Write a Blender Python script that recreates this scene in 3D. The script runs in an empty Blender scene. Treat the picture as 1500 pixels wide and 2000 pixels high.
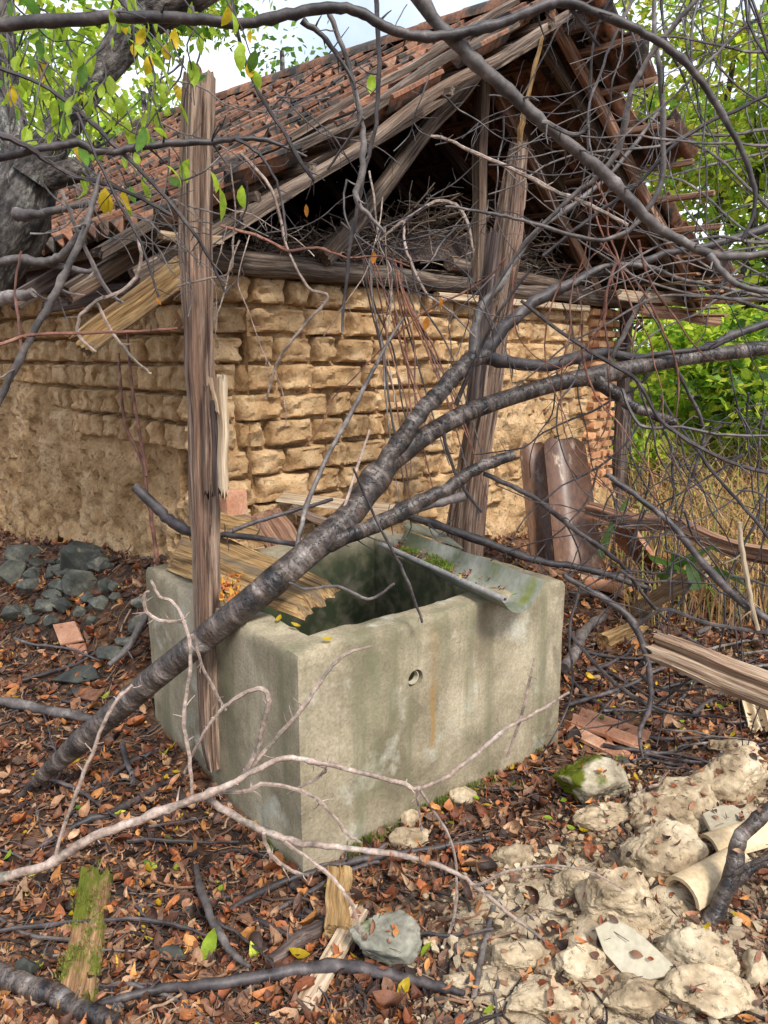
import bpy, bmesh, math, random
from mathutils import Vector, Matrix, noise
from math import sin, cos, pi, radians, sqrt, exp

R = random.Random(11)
scene = bpy.context.scene
COL = scene.collection

# ------------------------------------------------------------------ camera, sky, sun, exposure
EYE = Vector((0, 0, 1.6)); TILT = radians(11.7); FOC = 1450.0
cam_d = bpy.data.cameras.new('camera'); cam = bpy.data.objects.new('camera', cam_d); COL.objects.link(cam)
cam.location = EYE; cam.rotation_euler = (radians(90) - TILT, 0, 0)
cam_d.sensor_fit = 'VERTICAL'; cam_d.sensor_height = 24; cam_d.lens = 24 * FOC / 2000
cam_d.clip_start = 0.05; cam_d.clip_end = 1500
scene.camera = cam

SUN_EL, SUN_AZ = radians(50), radians(150)      # azimuth clockwise from +Y
world = bpy.data.worlds.new('World'); scene.world = world; world.use_nodes = True
wn = world.node_tree; wn.nodes.clear()
def wnode(t): return wn.nodes.new(t)
w_out = wnode('ShaderNodeOutputWorld'); w_bg = wnode('ShaderNodeBackground')
sky = wnode('ShaderNodeTexSky'); sky.sky_type = 'NISHITA'; sky.sun_disc = False
sky.sun_elevation = SUN_EL; sky.sun_rotation = SUN_AZ; sky.air_density = 1.0; sky.dust_density = 1.5
w_tc = wnode('ShaderNodeTexCoord'); w_no = wnode('ShaderNodeTexNoise'); w_ra = wnode('ShaderNodeValToRGB')
w_no.inputs['Scale'].default_value = 2.6; w_no.inputs['Detail'].default_value = 6
w_ra.color_ramp.elements[0].position = 0.40; w_ra.color_ramp.elements[0].color = (0.18, 0.18, 0.18, 1)
w_ra.color_ramp.elements[1].position = 0.60; w_ra.color_ramp.elements[1].color = (0.9, 0.9, 0.9, 1)
w_mx = wnode('ShaderNodeMix'); w_mx.data_type = 'RGBA'
w_mx.inputs['B'].default_value = (7.6, 8.0, 8.6, 1)
wn.links.new(w_tc.outputs['Generated'], w_no.inputs['Vector']); wn.links.new(w_no.outputs['Fac'], w_ra.inputs['Fac'])
wn.links.new(w_ra.outputs['Color'], w_mx.inputs['Factor']); wn.links.new(sky.outputs['Color'], w_mx.inputs['A'])
wn.links.new(w_mx.outputs['Result'], w_bg.inputs['Color']); wn.links.new(w_bg.outputs['Background'], w_out.inputs['Surface'])
w_bg.inputs['Strength'].default_value = 0.125

sun_d = bpy.data.lights.new('sun', 'SUN'); sun = bpy.data.objects.new('sun', sun_d); COL.objects.link(sun)
sun_d.energy = 2.5; sun_d.angle = radians(13); sun_d.color = (1.0, 0.95, 0.86)
sdir = Vector((sin(SUN_AZ) * cos(SUN_EL), cos(SUN_AZ) * cos(SUN_EL), sin(SUN_EL)))
sun.rotation_euler = (-sdir).to_track_quat('-Z', 'Y').to_euler()
scene.view_settings.view_transform = 'Standard'; scene.view_settings.look = 'None'
scene.view_settings.exposure = 0.80; scene.view_settings.gamma = 1.0
scene.view_settings.use_curve_mapping = False
scene.cycles.max_bounces = 6; scene.cycles.transparent_max_bounces = 6
scene.cycles.use_denoising = True

# ------------------------------------------------------------------ pixel of the photograph -> point of the place
ct, st = cos(TILT), sin(TILT)
def ray(px, py):
    a = (px - 750) / FOC; k = (1000 - py) / FOC
    return Vector((a, ct + k * st, -st + k * ct))
def at(px, py, Y):
    d = ray(px, py); return EYE + d * (Y / d.y)
def onz(px, py, z):
    d = ray(px, py); return EYE + d * ((z - 1.6) / d.z)
def depth(p): return (p.y) * ct - (p.z - 1.6) * st
def m_of(w, p): return w * depth(p) / FOC

def n3(x, y, z=0.0): return noise.noise(Vector((x, y, z)))
def fbm(x, y, z=0.0, o=4):
    s = 0; a = 1
    for i in range(o):
        s += a * n3(x, y, z); x *= 2.03; y *= 2.03; z *= 2.03; a *= 0.5
    return s
def smooth(a, b, x):
    t = max(0, min(1, (x - a) / (b - a))); return t * t * (3 - 2 * t)

# ------------------------------------------------------------------ plan of the shed and the tank
CX, CY = -0.917, 3.80                       # corner of the shed
S2 = sqrt(0.5)
U = Vector((S2, S2, 0)); W = Vector((-S2, S2, 0)); ZUP = Vector((0, 0, 1))
CORNER = Vector((CX, CY, 0)); WF, WL = 4.29, 4.6
TA = radians(38.3)
TU = Vector((cos(TA), sin(TA), 0)); TW = Vector((-sin(TA), cos(TA), 0))
T0 = Vector((-0.262, 2.11, 0)); TLU, TLW, TH = 1.275, 1.235, 0.72

def ground(x, y):
    rx, ry = x - CX, y - CY
    a = rx * S2 + ry * S2                   # along the front wall
    b = -rx * S2 + ry * S2                  # along the left wall
    df = -b if b < 0 else 0; dl = -a if a < 0 else 0
    d = sqrt(df * df + dl * dl)
    far = sqrt(rx * rx + ry * ry)
    A = 0.36 * exp(-(far / 2.6) ** 2) + 0.12
    if a < 0: A *= 1.0
    z = A * smooth(0.85, 0.0, d) - 0.012
    z += 0.07 * exp(-((x - 0.75) ** 2 / 0.35 + (y - 1.75) ** 2 / 0.22))
    z += 0.04 * exp(-((x - 1.15) ** 2 / 0.25 + (y - 2.35) ** 2 / 0.15))
    z += 0.022 * fbm(x * 1.3, y * 1.3, 3.1, 3) * smooth(80, 10, abs(x) + abs(y))
    z += 0.010 * fbm(x * 7, y * 7, 1.1, 2) * smooth(12, 6, abs(x) + abs(y))
    z -= 0.05 * exp(-((x + 0.27) ** 2 + (y - 2.08) ** 2) / 0.12)
    z += max(0, (y - 12)) * 0.01
    return z
def gnd(px, py, dz=0.0):
    d = ray(px, py); t = 0.6
    while t < 60:
        p = EYE + d * t
        if p.z <= ground(p.x, p.y) + dz: break
        t += 0.05
    lo, hi = t - 0.05, t
    for i in range(12):
        m = (lo + hi) / 2; p = EYE + d * m
        if p.z <= ground(p.x, p.y) + dz: hi = m
        else: lo = m
    return EYE + d * hi

def clay_mask(x, y):
    """1 on the bare clay heap at lower right, 0 in the leaf litter"""
    m = exp(-(((x - 0.62) / 0.42) ** 2 + ((y - 1.72) / 0.42) ** 2)) * 1.25
    m += exp(-(((x - 1.15) / 0.34) ** 2 + ((y - 2.32) / 0.26) ** 2)) * 0.9
    m += exp(-(((x - 0.30) / 0.26) ** 2 + ((y - 1.60) / 0.30) ** 2)) * 0.55
    m += 0.28 * fbm(x * 3.1, y * 3.1, 7.7, 3)
    return max(0, min(1, m * 1.35 - 0.12))

# ------------------------------------------------------------------ materials
MATS = {}
def material(name, ramp, scale=5.0, stretch=(1, 1, 1), detail=6.0, fine=60.0, fine_amt=0.35, bump=0.4, bdist=0.01,
             bscale=None, rough=0.85, var=0.25, moss=None, moss_scale=3.0, moss_lo=0.5, streak=None, transl=0.0,
             vcol=None, spec=0.3, rings=None, distort=0.0, up_moss=False, metal=0.0, lay=None, bump2=None):
    m = bpy.data.materials.new(name); m.use_nodes = True
    nt = m.node_tree; N = nt.nodes; L = nt.links; N.clear()
    out = N.new('ShaderNodeOutputMaterial'); bs = N.new('ShaderNodeBsdfPrincipled')
    bs.inputs['Roughness'].default_value = rough; bs.inputs['Specular IOR Level'].default_value = spec
    bs.inputs['Metallic'].default_value = metal
    at_ = N.new('ShaderNodeAttribute'); at_.attribute_name = 'rest'
    oi = N.new('ShaderNodeObjectInfo')
    off = N.new('ShaderNodeVectorMath'); off.operation = 'SCALE'; off.inputs[0].default_value = (17, 23, 31)
    L.new(oi.outputs['Random'], off.inputs['Scale'])
    add = N.new('ShaderNodeVectorMath'); add.operation = 'ADD'
    L.new(at_.outputs['Vector'], add.inputs[0]); L.new(off.outputs[0], add.inputs[1])
    mul = N.new('ShaderNodeVectorMath'); mul.operation = 'MULTIPLY'; mul.inputs[1].default_value = stretch
    L.new(add.outputs[0], mul.inputs[0])
    def noi(sc, det=detail, vec=mul, dist=0.0, ro=0.6):
        n = N.new('ShaderNodeTexNoise'); n.inputs['Scale'].default_value = sc; n.inputs['Detail'].default_value = det
        n.inputs['Roughness'].default_value = ro; n.inputs['Distortion'].default_value = dist
        L.new(vec.outputs[0], n.inputs['Vector']); return n
    def mapr(src, a, b, c, d):
        r = N.new('ShaderNodeMapRange'); r.inputs['From Min'].default_value = a; r.inputs['From Max'].default_value = b
        r.inputs['To Min'].default_value = c; r.inputs['To Max'].default_value = d; L.new(src, r.inputs['Value']); return r
    def mix(fac, a, b, mode='MIX'):
        x = N.new('ShaderNodeMix'); x.data_type = 'RGBA'; x.blend_type = mode
        for s, v in (('Factor', fac), ('A', a), ('B', b)):
            if hasattr(v, 'links'): L.new(v, x.inputs[s])
            elif s == 'Factor': x.inputs[s].default_value = v
            else: x.inputs[s].default_value = (*v, 1)
        return x.outputs['Result']
    n1 = noi(scale, dist=distort)
    cr = N.new('ShaderNodeValToRGB'); L.new(n1.outputs['Fac'], cr.inputs['Fac'])
    el = cr.color_ramp.elements
    el[0].position = ramp[0][0]; el[0].color = (*ramp[0][1], 1)
    el[1].position = ramp[-1][0]; el[1].color = (*ramp[-1][1], 1)
    for e_ in (el[0], el[1]): e_.position = max(0, min(1, .5 + (e_.position - .5) * .68))
    for p, c in ramp[1:-1]:
        p = .5 + (p - .5) * .68
        e = el.new(p); e.color = (*c, 1)
    col = cr.outputs['Color']
    if vcol:
        va = N.new('ShaderNodeAttribute'); va.attribute_name = vcol
        f0 = mapr(n1.outputs['Fac'], 0.3, 0.7, 0.72, 1.2)
        col = mix(1.0, va.outputs['Color'], f0.outputs[0], 'MULTIPLY')
    if lay:                                       # second colour in soft patches
        n5 = noi(lay[1], 4); f5 = mapr(n5.outputs['Fac'], lay[2], lay[2] + lay[3], 0, 1)
        col = mix(f5.outputs[0], col, lay[0])
    n2 = noi(fine, 5); f2 = mapr(n2.outputs['Fac'], 0.3, 0.7, 1 - fine_amt, 1 + fine_amt * 0.5)
    col = mix(1.0, col, f2.outputs[0], 'MULTIPLY')
    if streak:                                    # stains running down (stretch in z)
        sm = N.new('ShaderNodeVectorMath'); sm.operation = 'MULTIPLY'; sm.inputs[1].default_value = streak[1]
        L.new(add.outputs[0], sm.inputs[0])
        n3_ = noi(1.0, 5, sm); f3 = mapr(n3_.outputs['Fac'], streak[2], streak[2] + 0.16, 0, streak[3])
        col = mix(f3.outputs[0], col, streak[0])
    if var:
        f4 = mapr(oi.outputs['Random'], 0, 1, 1 - var, 1 + var * 0.6)
        col = mix(1.0, col, f4.outputs[0], 'MULTIPLY')
    if moss:
        n4 = noi(moss_scale, 5, add); f = n4.outputs['Fac']
        f6 = mapr(f, moss_lo, moss_lo + 0.10, 0, 1); fo = f6.outputs[0]
        if up_moss:
            ge = N.new('ShaderNodeNewGeometry'); sx = N.new('ShaderNodeSeparateXYZ'); L.new(ge.outputs['Normal'], sx.inputs[0])
            f7 = mapr(sx.outputs['Z'], 0.0, 0.6, 0, 1); mm = N.new('ShaderNodeMath'); mm.operation = 'MULTIPLY'
            L.new(fo, mm.inputs[0]); L.new(f7.outputs[0], mm.inputs[1]); fo = mm.outputs[0]
        col = mix(fo, col, moss)
    L.new(col, bs.inputs['Base Color'])
    if bump:
        nb = noi(bscale or scale * 3, 8, dist=distort)
        bp = N.new('ShaderNodeBump'); bp.inputs['Strength'].default_value = bump; bp.inputs['Distance'].default_value = bdist
        L.new(nb.outputs['Fac'], bp.inputs['Height'])
        nn = bp.outputs['Normal']
        if bump2:
            nb2 = noi(bump2[0], 4, add); r2 = mapr(nb2.outputs['Fac'], bump2[3], bump2[3] + 0.08, 0, 1)
            b2 = N.new('ShaderNodeBump'); b2.inputs['Strength'].default_value = bump2[1]; b2.inputs['Distance'].default_value = bump2[2]
            L.new(r2.outputs[0], b2.inputs['Height']); L.new(nn, b2.inputs['Normal']); nn = b2.outputs['Normal']
        L.new(nn, bs.inputs['Normal'])
    if transl:
        tr = N.new('ShaderNodeBsdfTranslucent'); L.new(col, tr.inputs['Color'])
        ms = N.new('ShaderNodeMixShader'); ms.inputs[0].default_value = transl
        L.new(bs.outputs[0], ms.inputs[1]); L.new(tr.outputs[0], ms.inputs[2]); L.new(ms.outputs[0], out.inputs['Surface'])
    else:
        L.new(bs.outputs[0], out.inputs['Surface'])
    MATS[name] = m; return m

MOSS = (0.075, 0.10, 0.010)
ADOBE = material('adobe', [(0.3, (0.32, 0.19, 0.09)), (0.5, (0.47, 0.30, 0.155)), (0.7, (0.60, 0.42, 0.24))], scale=7, fine=70,
                 fine_amt=0.22, bump=0.8, bdist=0.012, bscale=34, var=0.2, rough=0.95, spec=0.1, bump2=(55, 0.8, 0.010, 0.62))
MUD = material('mud_render', [(0.3, (0.30, 0.18, 0.085)), (0.5, (0.45, 0.29, 0.15)), (0.7, (0.58, 0.40, 0.23))], scale=4, fine=55,
               fine_amt=0.28, bump=1.0, bdist=0.03, bscale=16, var=0, rough=0.95, spec=0.1, bump2=(45, 0.9, 0.014, 0.61))
FIRED = material('fired_brick', [(0.3, (0.47, 0.21, 0.10)), (0.55, (0.60, 0.31, 0.155)), (0.75, (0.66, 0.42, 0.24))], scale=9, fine=90,
                 fine_amt=0.22, bump=0.4, bdist=0.005, var=0.35, rough=0.9)
PINKTILE = material('pale_clay', [(0.3, (0.42, 0.19, 0.11)), (0.6, (0.55, 0.29, 0.18)), (0.75, (0.58, 0.36, 0.25))], scale=6, fine=90,
                    fine_amt=0.3, bump=0.3, bdist=0.004, var=0.2, rough=0.85)
BUFFTILE = material('buff_clay', [(0.3, (0.50, 0.37, 0.22)), (0.6, (0.64, 0.50, 0.32)), (0.75, (0.68, 0.55, 0.38))], scale=6, fine=90,
                    fine_amt=0.25, bump=0.3, bdist=0.004, var=0.12, rough=0.85)
ROOFT = material('roof_clay', [(0.25, (0.11, 0.055, 0.036)), (0.45, (0.28, 0.125, 0.07)), (0.62, (0.44, 0.215, 0.12)), (0.78, (0.52, 0.32, 0.20))], scale=5, fine=50,
                 fine_amt=0.5, bump=0.5, bdist=0.006, var=0.5, rough=0.85, lay=((0.065, 0.055, 0.048), 5, 0.45, 0.12))
BROWNTILE = material('brown_glazed', [(0.3, (0.085, 0.045, 0.030)), (0.55, (0.16, 0.085, 0.055)), (0.8, (0.27, 0.15, 0.095))], scale=3, stretch=(1, 1, .4), fine=60,
                     fine_amt=0.4, bump=0.3, bdist=0.004, var=0.1, rough=0.45, spec=0.5, lay=((0.42, 0.33, 0.25), 14, 0.60, 0.1))
CONC = material('concrete', [(0.3, (0.185, 0.155, 0.10)), (0.5, (0.315, 0.265, 0.178)), (0.72, (0.46, 0.39, 0.275))], scale=3.2, fine=110, fine_amt=0.30,
                bump=0.35, bdist=0.006, bscale=30, var=0, rough=0.8, streak=((0.155, 0.150, 0.085), (10, 10, 0.8), 0.50, 0.65),
                lay=((0.48, 0.45, 0.36), 5.5, 0.57, 0.12), bump2=(75, 0.5, 0.004, 0.64))
def rust_streak():
    nt = CONC.node_tree; N = nt.nodes; L = nt.links; bs = [n for n in N if n.type == 'BSDF_PRINCIPLED'][0]
    old = bs.inputs['Base Color'].links[0].from_socket
    r = N.new('ShaderNodeAttribute'); r.attribute_name = 'rest'; sx = N.new('ShaderNodeSeparateXYZ'); L.new(r.outputs['Vector'], sx.inputs[0])
    nz = N.new('ShaderNodeTexNoise'); nz.inputs['Scale'].default_value = 14; L.new(r.outputs['Vector'], nz.inputs['Vector'])
    def M(op, a, b=None):
        m = N.new('ShaderNodeMath'); m.operation = op
        for i, v in enumerate((a, b)):
            if v is None: continue
            if hasattr(v, 'links'): L.new(v, m.inputs[i])
            else: m.inputs[i].default_value = v
        return m.outputs[0]
    u0 = 0.0
    def streak(old, u, w, z0, z1, amt, col):
        d = M('ABSOLUTE', M('SUBTRACT', M('ADD', sx.outputs['X'], M('MULTIPLY', M('SUBTRACT', nz.outputs['Fac'], .5), .02)), u0 + u))
        a = N.new('ShaderNodeMapRange'); a.inputs['From Min'].default_value = w; a.inputs['From Max'].default_value = w * .2; L.new(d, a.inputs['Value'])
        b = N.new('ShaderNodeMapRange'); b.inputs['From Min'].default_value = z0; b.inputs['From Max'].default_value = z0 + .05; L.new(sx.outputs['Z'], b.inputs['Value'])
        c = N.new('ShaderNodeMapRange'); c.inputs['From Min'].default_value = z1; c.inputs['From Max'].default_value = z1 - .06; L.new(sx.outputs['Z'], c.inputs['Value'])
        f = M('MULTIPLY', M('MULTIPLY', M('MULTIPLY', a.outputs[0], b.outputs[0]), c.outputs[0]), amt)
        x = N.new('ShaderNodeMix'); x.data_type = 'RGBA'; L.new(f, x.inputs['Factor']); L.new(old, x.inputs['A']); x.inputs['B'].default_value = (*col, 1); return x.outputs['Result']
    o = streak(old, .555, .016, .20, .50, .75, (.30, .17, .05)); o = streak(o, .56, .03, .38, .70, .4, (.24, .16, .07)); o = streak(o, .80, .07, .45, .72, .45, (.17, .13, .085)); o = streak(o, .30, .05, .1, .7, .3, (.16, .17, .09))
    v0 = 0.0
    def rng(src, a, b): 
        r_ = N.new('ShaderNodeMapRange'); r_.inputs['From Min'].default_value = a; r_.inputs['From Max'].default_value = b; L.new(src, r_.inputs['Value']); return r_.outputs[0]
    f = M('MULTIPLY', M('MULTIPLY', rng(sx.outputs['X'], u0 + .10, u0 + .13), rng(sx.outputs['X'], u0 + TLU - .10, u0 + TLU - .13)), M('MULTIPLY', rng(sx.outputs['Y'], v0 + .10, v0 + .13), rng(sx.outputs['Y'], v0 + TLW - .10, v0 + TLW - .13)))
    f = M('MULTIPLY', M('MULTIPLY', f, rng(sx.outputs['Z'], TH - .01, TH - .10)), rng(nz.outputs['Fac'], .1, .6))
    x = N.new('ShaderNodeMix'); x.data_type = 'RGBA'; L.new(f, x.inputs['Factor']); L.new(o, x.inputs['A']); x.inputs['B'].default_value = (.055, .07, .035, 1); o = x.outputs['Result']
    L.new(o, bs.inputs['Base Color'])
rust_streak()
WOOD_ST = (34, 34, 1.6)
OLDWOOD = material('old_grey_wood', [(0.3, (0.045, 0.032, 0.026)), (0.5, (0.145, 0.105, 0.08)), (0.7, (0.31, 0.24, 0.185))], scale=1.6, stretch=WOOD_ST, distort=0.5,
                   fine=5, fine_amt=0.5, bump=0.9, bdist=0.012, bscale=3.2, var=0.25, rough=0.85, lay=((0.17, 0.10, 0.065), 0.22, 0.52, 0.2))
POSTWOOD = material('post_wood', [(0.3, (0.045, 0.025, 0.019)), (0.46, (0.175, 0.11, 0.078)), (0.66, (0.37, 0.265, 0.195))], scale=1.7, stretch=WOOD_ST, distort=0.5,
                    fine=5, fine_amt=0.5, bump=1.0, bdist=0.014, bscale=3.0, var=0.12, rough=0.8, lay=((0.26, 0.145, 0.095), 0.16, 0.56, 0.14))
DARKWOOD = material('dark_wood', [(0.3, (0.035, 0.025, 0.025)), (0.5, (0.10, 0.07, 0.06)), (0.7, (0.20, 0.15, 0.13))], scale=1.7, stretch=WOOD_ST, distort=0.5,
                    fine=5, fine_amt=0.5, bump=0.9, bdist=0.010, bscale=3.0, var=0.2, rough=0.8)
ROTWOOD = material('yellow_rotten_wood', [(0.3, (0.13, 0.07, 0.028)), (0.48, (0.37, 0.215, 0.085)), (0.68, (0.56, 0.375, 0.175))], scale=1.5, stretch=(26, 26, 2.0), distort=0.6,
                   fine=6, fine_amt=0.45, bump=1.0, bdist=0.012, bscale=3.5, var=0.12, rough=0.85, lay=((0.20, 0.15, 0.10), 0.2, .56, .14))
PALEWOOD = material('pale_wood', [(0.3, (0.30, 0.20, 0.12)), (0.5, (0.48, 0.36, 0.24)), (0.7, (0.62, 0.50, 0.36))], scale=1.6, stretch=WOOD_ST,
                    fine=6, fine_amt=0.4, bump=0.7, bdist=0.008, bscale=3.5, var=0.15, rough=0.85)
LOGWOOD = material('weathered_log_wood', [(0.3, (0.12, 0.07, 0.045)), (0.5, (0.34, 0.225, 0.15)), (0.7, (0.52, 0.40, 0.29))], scale=1.7, stretch=WOOD_ST, distort=0.6,
                   fine=5, fine_amt=0.5, bump=1.0, bdist=0.012, bscale=3.2, var=0.1, rough=0.85)
REDWOOD = material('reddish_wood', [(0.3, (0.10, 0.05, 0.033)), (0.5, (0.25, 0.13, 0.08)), (0.7, (0.42, 0.26, 0.17))], scale=1.6, stretch=WOOD_ST,
                   fine=6, fine_amt=0.4, bump=0.6, bdist=0.008, bscale=3.5, var=0.15, rough=0.85)
BARK = material('cherry_bark', [(0.3, (0.016, 0.012, 0.013)), (0.5, (0.068, 0.049, 0.040)), (0.64, (0.15, 0.116, 0.098)), (0.78, (0.30, 0.26, 0.24))], scale=0.8, stretch=(8, 8, 26), streak=((0.010, 0.008, 0.008), (26, 26, 150), 0.56, 0.9),
                fine=2.6, fine_amt=0.6, bump=0.85, bdist=0.007, bscale=3.6, var=0.1, rough=0.40, spec=0.6, lay=((0.16, 0.14, 0.135), 0.5, 0.60, 0.08), moss=(0.075, 0.040, 0.026), moss_scale=14, moss_lo=0.60, bump2=(80, 0.9, 0.004, 0.55))
TWIGD = material('dark_twig_bark', [(0.3, (0.022, 0.018, 0.020)), (0.6, (0.075, 0.06, 0.06)), (0.8, (0.16, 0.135, 0.13))], scale=14, fine=70, fine_amt=0.4,
                 bump=0.5, bdist=0.004, var=0.3, rough=0.55, spec=0.5)
TWIGG = material('grey_twig_bark', [(0.3, (0.06, 0.05, 0.048)), (0.6, (0.16, 0.135, 0.125)), (0.8, (0.32, 0.28, 0.26))], scale=14, fine=70, fine_amt=0.4,
                 bump=0.5, bdist=0.004, var=0.3, rough=0.6, spec=0.5)
TWIGP = material('pale_twig_bark', [(0.3, (0.24, 0.17, 0.135)), (0.6, (0.42, 0.32, 0.265)), (0.8, (0.55, 0.46, 0.40))], scale=14, fine=70, fine_amt=0.5,
                 bump=0.8, bdist=0.005, bscale=80, var=0.2, rough=0.6, spec=0.4, lay=((.17, .15, .12), 16, .54, .1))
TWIGR = material('red_twig_bark', [(0.3, (0.10, 0.04, 0.03)), (0.6, (0.24, 0.10, 0.065)), (0.8, (0.36, 0.19, 0.13))], scale=14, fine=70, fine_amt=0.35,
                 bump=0.4, bdist=0.003, var=0.3, rough=0.55, spec=0.4)
TREEBARK = material('rough_tree_bark', [(0.3, (0.018, 0.015, 0.015)), (0.5, (0.075, 0.064, 0.058)), (0.7, (0.20, 0.175, 0.155))], scale=2.2, stretch=(8, 8, 4),
                    fine=9, fine_amt=0.7, bump=1.0, bdist=0.05, bscale=3.4, var=0.1, rough=0.8, lay=((.30, .29, .26), 1.6, .57, .08))
STONE = material('grey_green_stone', [(0.3, (0.035, 0.037, 0.030)), (0.5, (0.080, 0.083, 0.068)), (0.7, (0.17, 0.17, 0.135))], scale=5, fine=60, fine_amt=0.45, lay=((.27, .25, .19), 7, .58, .12),
                 bump=0.35, bdist=0.006, var=0.45, rough=0.7, spec=0.4)
GREYROCK = material('grey_rock', [(0.3, (0.14, 0.135, 0.105)), (0.5, (0.26, 0.25, 0.20)), (0.7, (0.40, 0.37, 0.29))], scale=5, fine=50, fine_amt=0.35,
                    bump=0.5, bdist=0.008, var=0.1, rough=0.85, moss=MOSS, moss_scale=7, moss_lo=0.56)
CLAYLUMP = material('dry_clay', [(0.3, (0.27, 0.20, 0.125)), (0.5, (0.45, 0.35, 0.23)), (0.7, (0.57, 0.465, 0.32))], scale=8, fine=50, fine_amt=0.35,
                    bump=0.8, bdist=0.014, bscale=24, var=0.15, rough=0.95, spec=0.1, bump2=(45, 0.7, 0.01, 0.60))
MOSSCLAY = material('mossy_clay', [(0.3, (0.24, 0.20, 0.14)), (0.5, (0.40, 0.34, 0.25)), (0.7, (0.5, 0.44, 0.33))], scale=8, fine=50, fine_amt=0.35,
                    bump=0.8, bdist=0.014, bscale=24, var=0.1, rough=1.0, spec=0.05, moss=(0.085, 0.10, 0.012), moss_scale=6, moss_lo=0.47)
MOSSWOOD = material('mossy_wood', [(0.3, (0.20, 0.10, 0.05)), (0.5, (0.36, 0.20, 0.10)), (0.7, (0.46, 0.28, 0.15))], scale=1.6, stretch=WOOD_ST, fine=6, fine_amt=0.5,
                    bump=0.8, bdist=0.01, bscale=4, var=0, rough=0.95, moss=(0.12, 0.135, 0.014), moss_scale=9, moss_lo=0.41)
SLAB = material('stone_slab', [(0.3, (0.36, 0.31, 0.22)), (0.6, (0.47, 0.42, 0.31)), (0.8, (0.54, 0.49, 0.38))], scale=3, fine=60, fine_amt=0.18, bump=0.2, bdist=0.003, var=0.12, rough=0.8)
ZINC = material('weathered_zinc', [(0.3, (0.09, 0.11, 0.065)), (0.5, (0.19, 0.20, 0.155)), (0.75, (0.34, 0.34, 0.30))], scale=5, fine=50, fine_amt=0.2, bump=0.12, bdist=0.002,
                var=0, rough=0.45, spec=0.5, metal=0.0, lay=((0.17, 0.19, 0.05), 6, 0.55, 0.12))
PIPEM = material('grey_metal', [(0.3, (0.22, 0.21, 0.20)), (0.5, (0.32, 0.31, 0.295)), (0.75, (0.42, 0.41, 0.39))], scale=9, fine=60, fine_amt=0.3, bump=0.1, bdist=0.002, var=0, rough=0.45, spec=0.5)
MOSSM = material('moss', [(0.3, (0.045, 0.075, 0.006)), (0.5, (0.12, 0.17, 0.012)), (0.7, (0.21, 0.26, 0.03))], scale=20, fine=120, fine_amt=0.5, bump=1.0, bdist=0.01, bscale=120, var=0.1, rough=1.0)
LITTER = material('leaf_litter', [(0, (1, 1, 1)), (1, (1, 1, 1))], scale=60, fine=200, fine_amt=0.25, bump=0.35, bdist=0.003, var=0, rough=0.6, spec=0.35, vcol='col', transl=0.15)
FRESH = material('fresh_leaf', [(0, (1, 1, 1)), (1, (1, 1, 1))], scale=40, fine=120, fine_amt=0.2, bump=0.2, bdist=0.002, var=0.25, rough=0.5, spec=0.35, vcol='col', transl=0.6)
STRAW = material('dry_stems', [(0, (1, 1, 1)), (1, (1, 1, 1))], scale=40, fine=120, fine_amt=0.3, bump=0, var=0, rough=0.8, vcol='col')
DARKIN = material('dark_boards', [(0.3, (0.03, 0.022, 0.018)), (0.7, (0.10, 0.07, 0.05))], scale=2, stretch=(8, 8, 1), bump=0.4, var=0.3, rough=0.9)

# ground: soil under the litter, clay where bare
def ground_material():
    m = material('forest_floor', [(0.3, (0.030, 0.018, 0.012)), (0.5, (0.085, 0.045, 0.028)), (0.68, (0.20, 0.105, 0.055))], scale=9, fine=60, fine_amt=0.5,
                 bump=0.8, bdist=0.02, bscale=30, var=0, rough=0.9)
    nt = m.node_tree; N = nt.nodes; L = nt.links
    bs = [n for n in N if n.type == 'BSDF_PRINCIPLED'][0]
    old = bs.inputs['Base Color'].links[0].from_socket
    a = N.new('ShaderNodeAttribute'); a.attribute_name = 'clay'
    r = N.new('ShaderNodeAttribute'); r.attribute_name = 'rest'
    n = N.new('ShaderNodeTexNoise'); n.inputs['Scale'].default_value = 14; n.inputs['Detail'].default_value = 8
    L.new(r.outputs['Vector'], n.inputs['Vector'])
    cr = N.new('ShaderNodeValToRGB'); L.new(n.outputs['Fac'], cr.inputs['Fac'])
    cr.color_ramp.elements[0].position = 0.3; cr.color_ramp.elements[0].color = (0.24, 0.17, 0.105, 1)
    cr.color_ramp.elements[1].position = 0.7; cr.color_ramp.elements[1].color = (0.56, 0.46, 0.32, 1)
    x = N.new('ShaderNodeMix'); x.data_type = 'RGBA'
    L.new(a.outputs['Fac'], x.inputs['Factor']); L.new(old, x.inputs['A']); L.new(cr.outputs['Color'], x.inputs['B'])
    L.new(x.outputs['Result'], bs.inputs['Base Color'])
    return m
FLOOR = ground_material()

# ------------------------------------------------------------------ object helpers
def mesh_of(name, verts, faces, mat, rest=None, cols=None, smooth_=True, fattr=None):
    me = bpy.data.meshes.new(name); me.from_pydata([tuple(v) for v in verts], [], faces)
    if smooth_: me.polygons.foreach_set('use_smooth', [True] * len(me.polygons))
    a = me.attributes.new('rest', 'FLOAT_VECTOR', 'POINT'); src = rest if rest is not None else verts
    a.data.foreach_set('vector', [c for v in src for c in v])
    if cols is not None:
        b = me.attributes.new('col', 'FLOAT_COLOR', 'POINT'); b.data.foreach_set('color', [c for v in cols for c in (v[0], v[1], v[2], 1.0)])
    if fattr is not None:
        b = me.attributes.new(fattr[0], 'FLOAT', 'POINT'); b.data.foreach_set('value', fattr[1])
    me.materials.append(mat); me.update()
    if smooth_ and len(me.polygons) < 60000: me.set_sharp_from_angle(angle=radians(48))
    return me
def link(name, me, parent=None, M=None):
    o = bpy.data.objects.new(name, me); COL.objects.link(o)
    if M is not None: o.matrix_local = M
    if parent is not None: o.parent = parent
    return o
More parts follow.
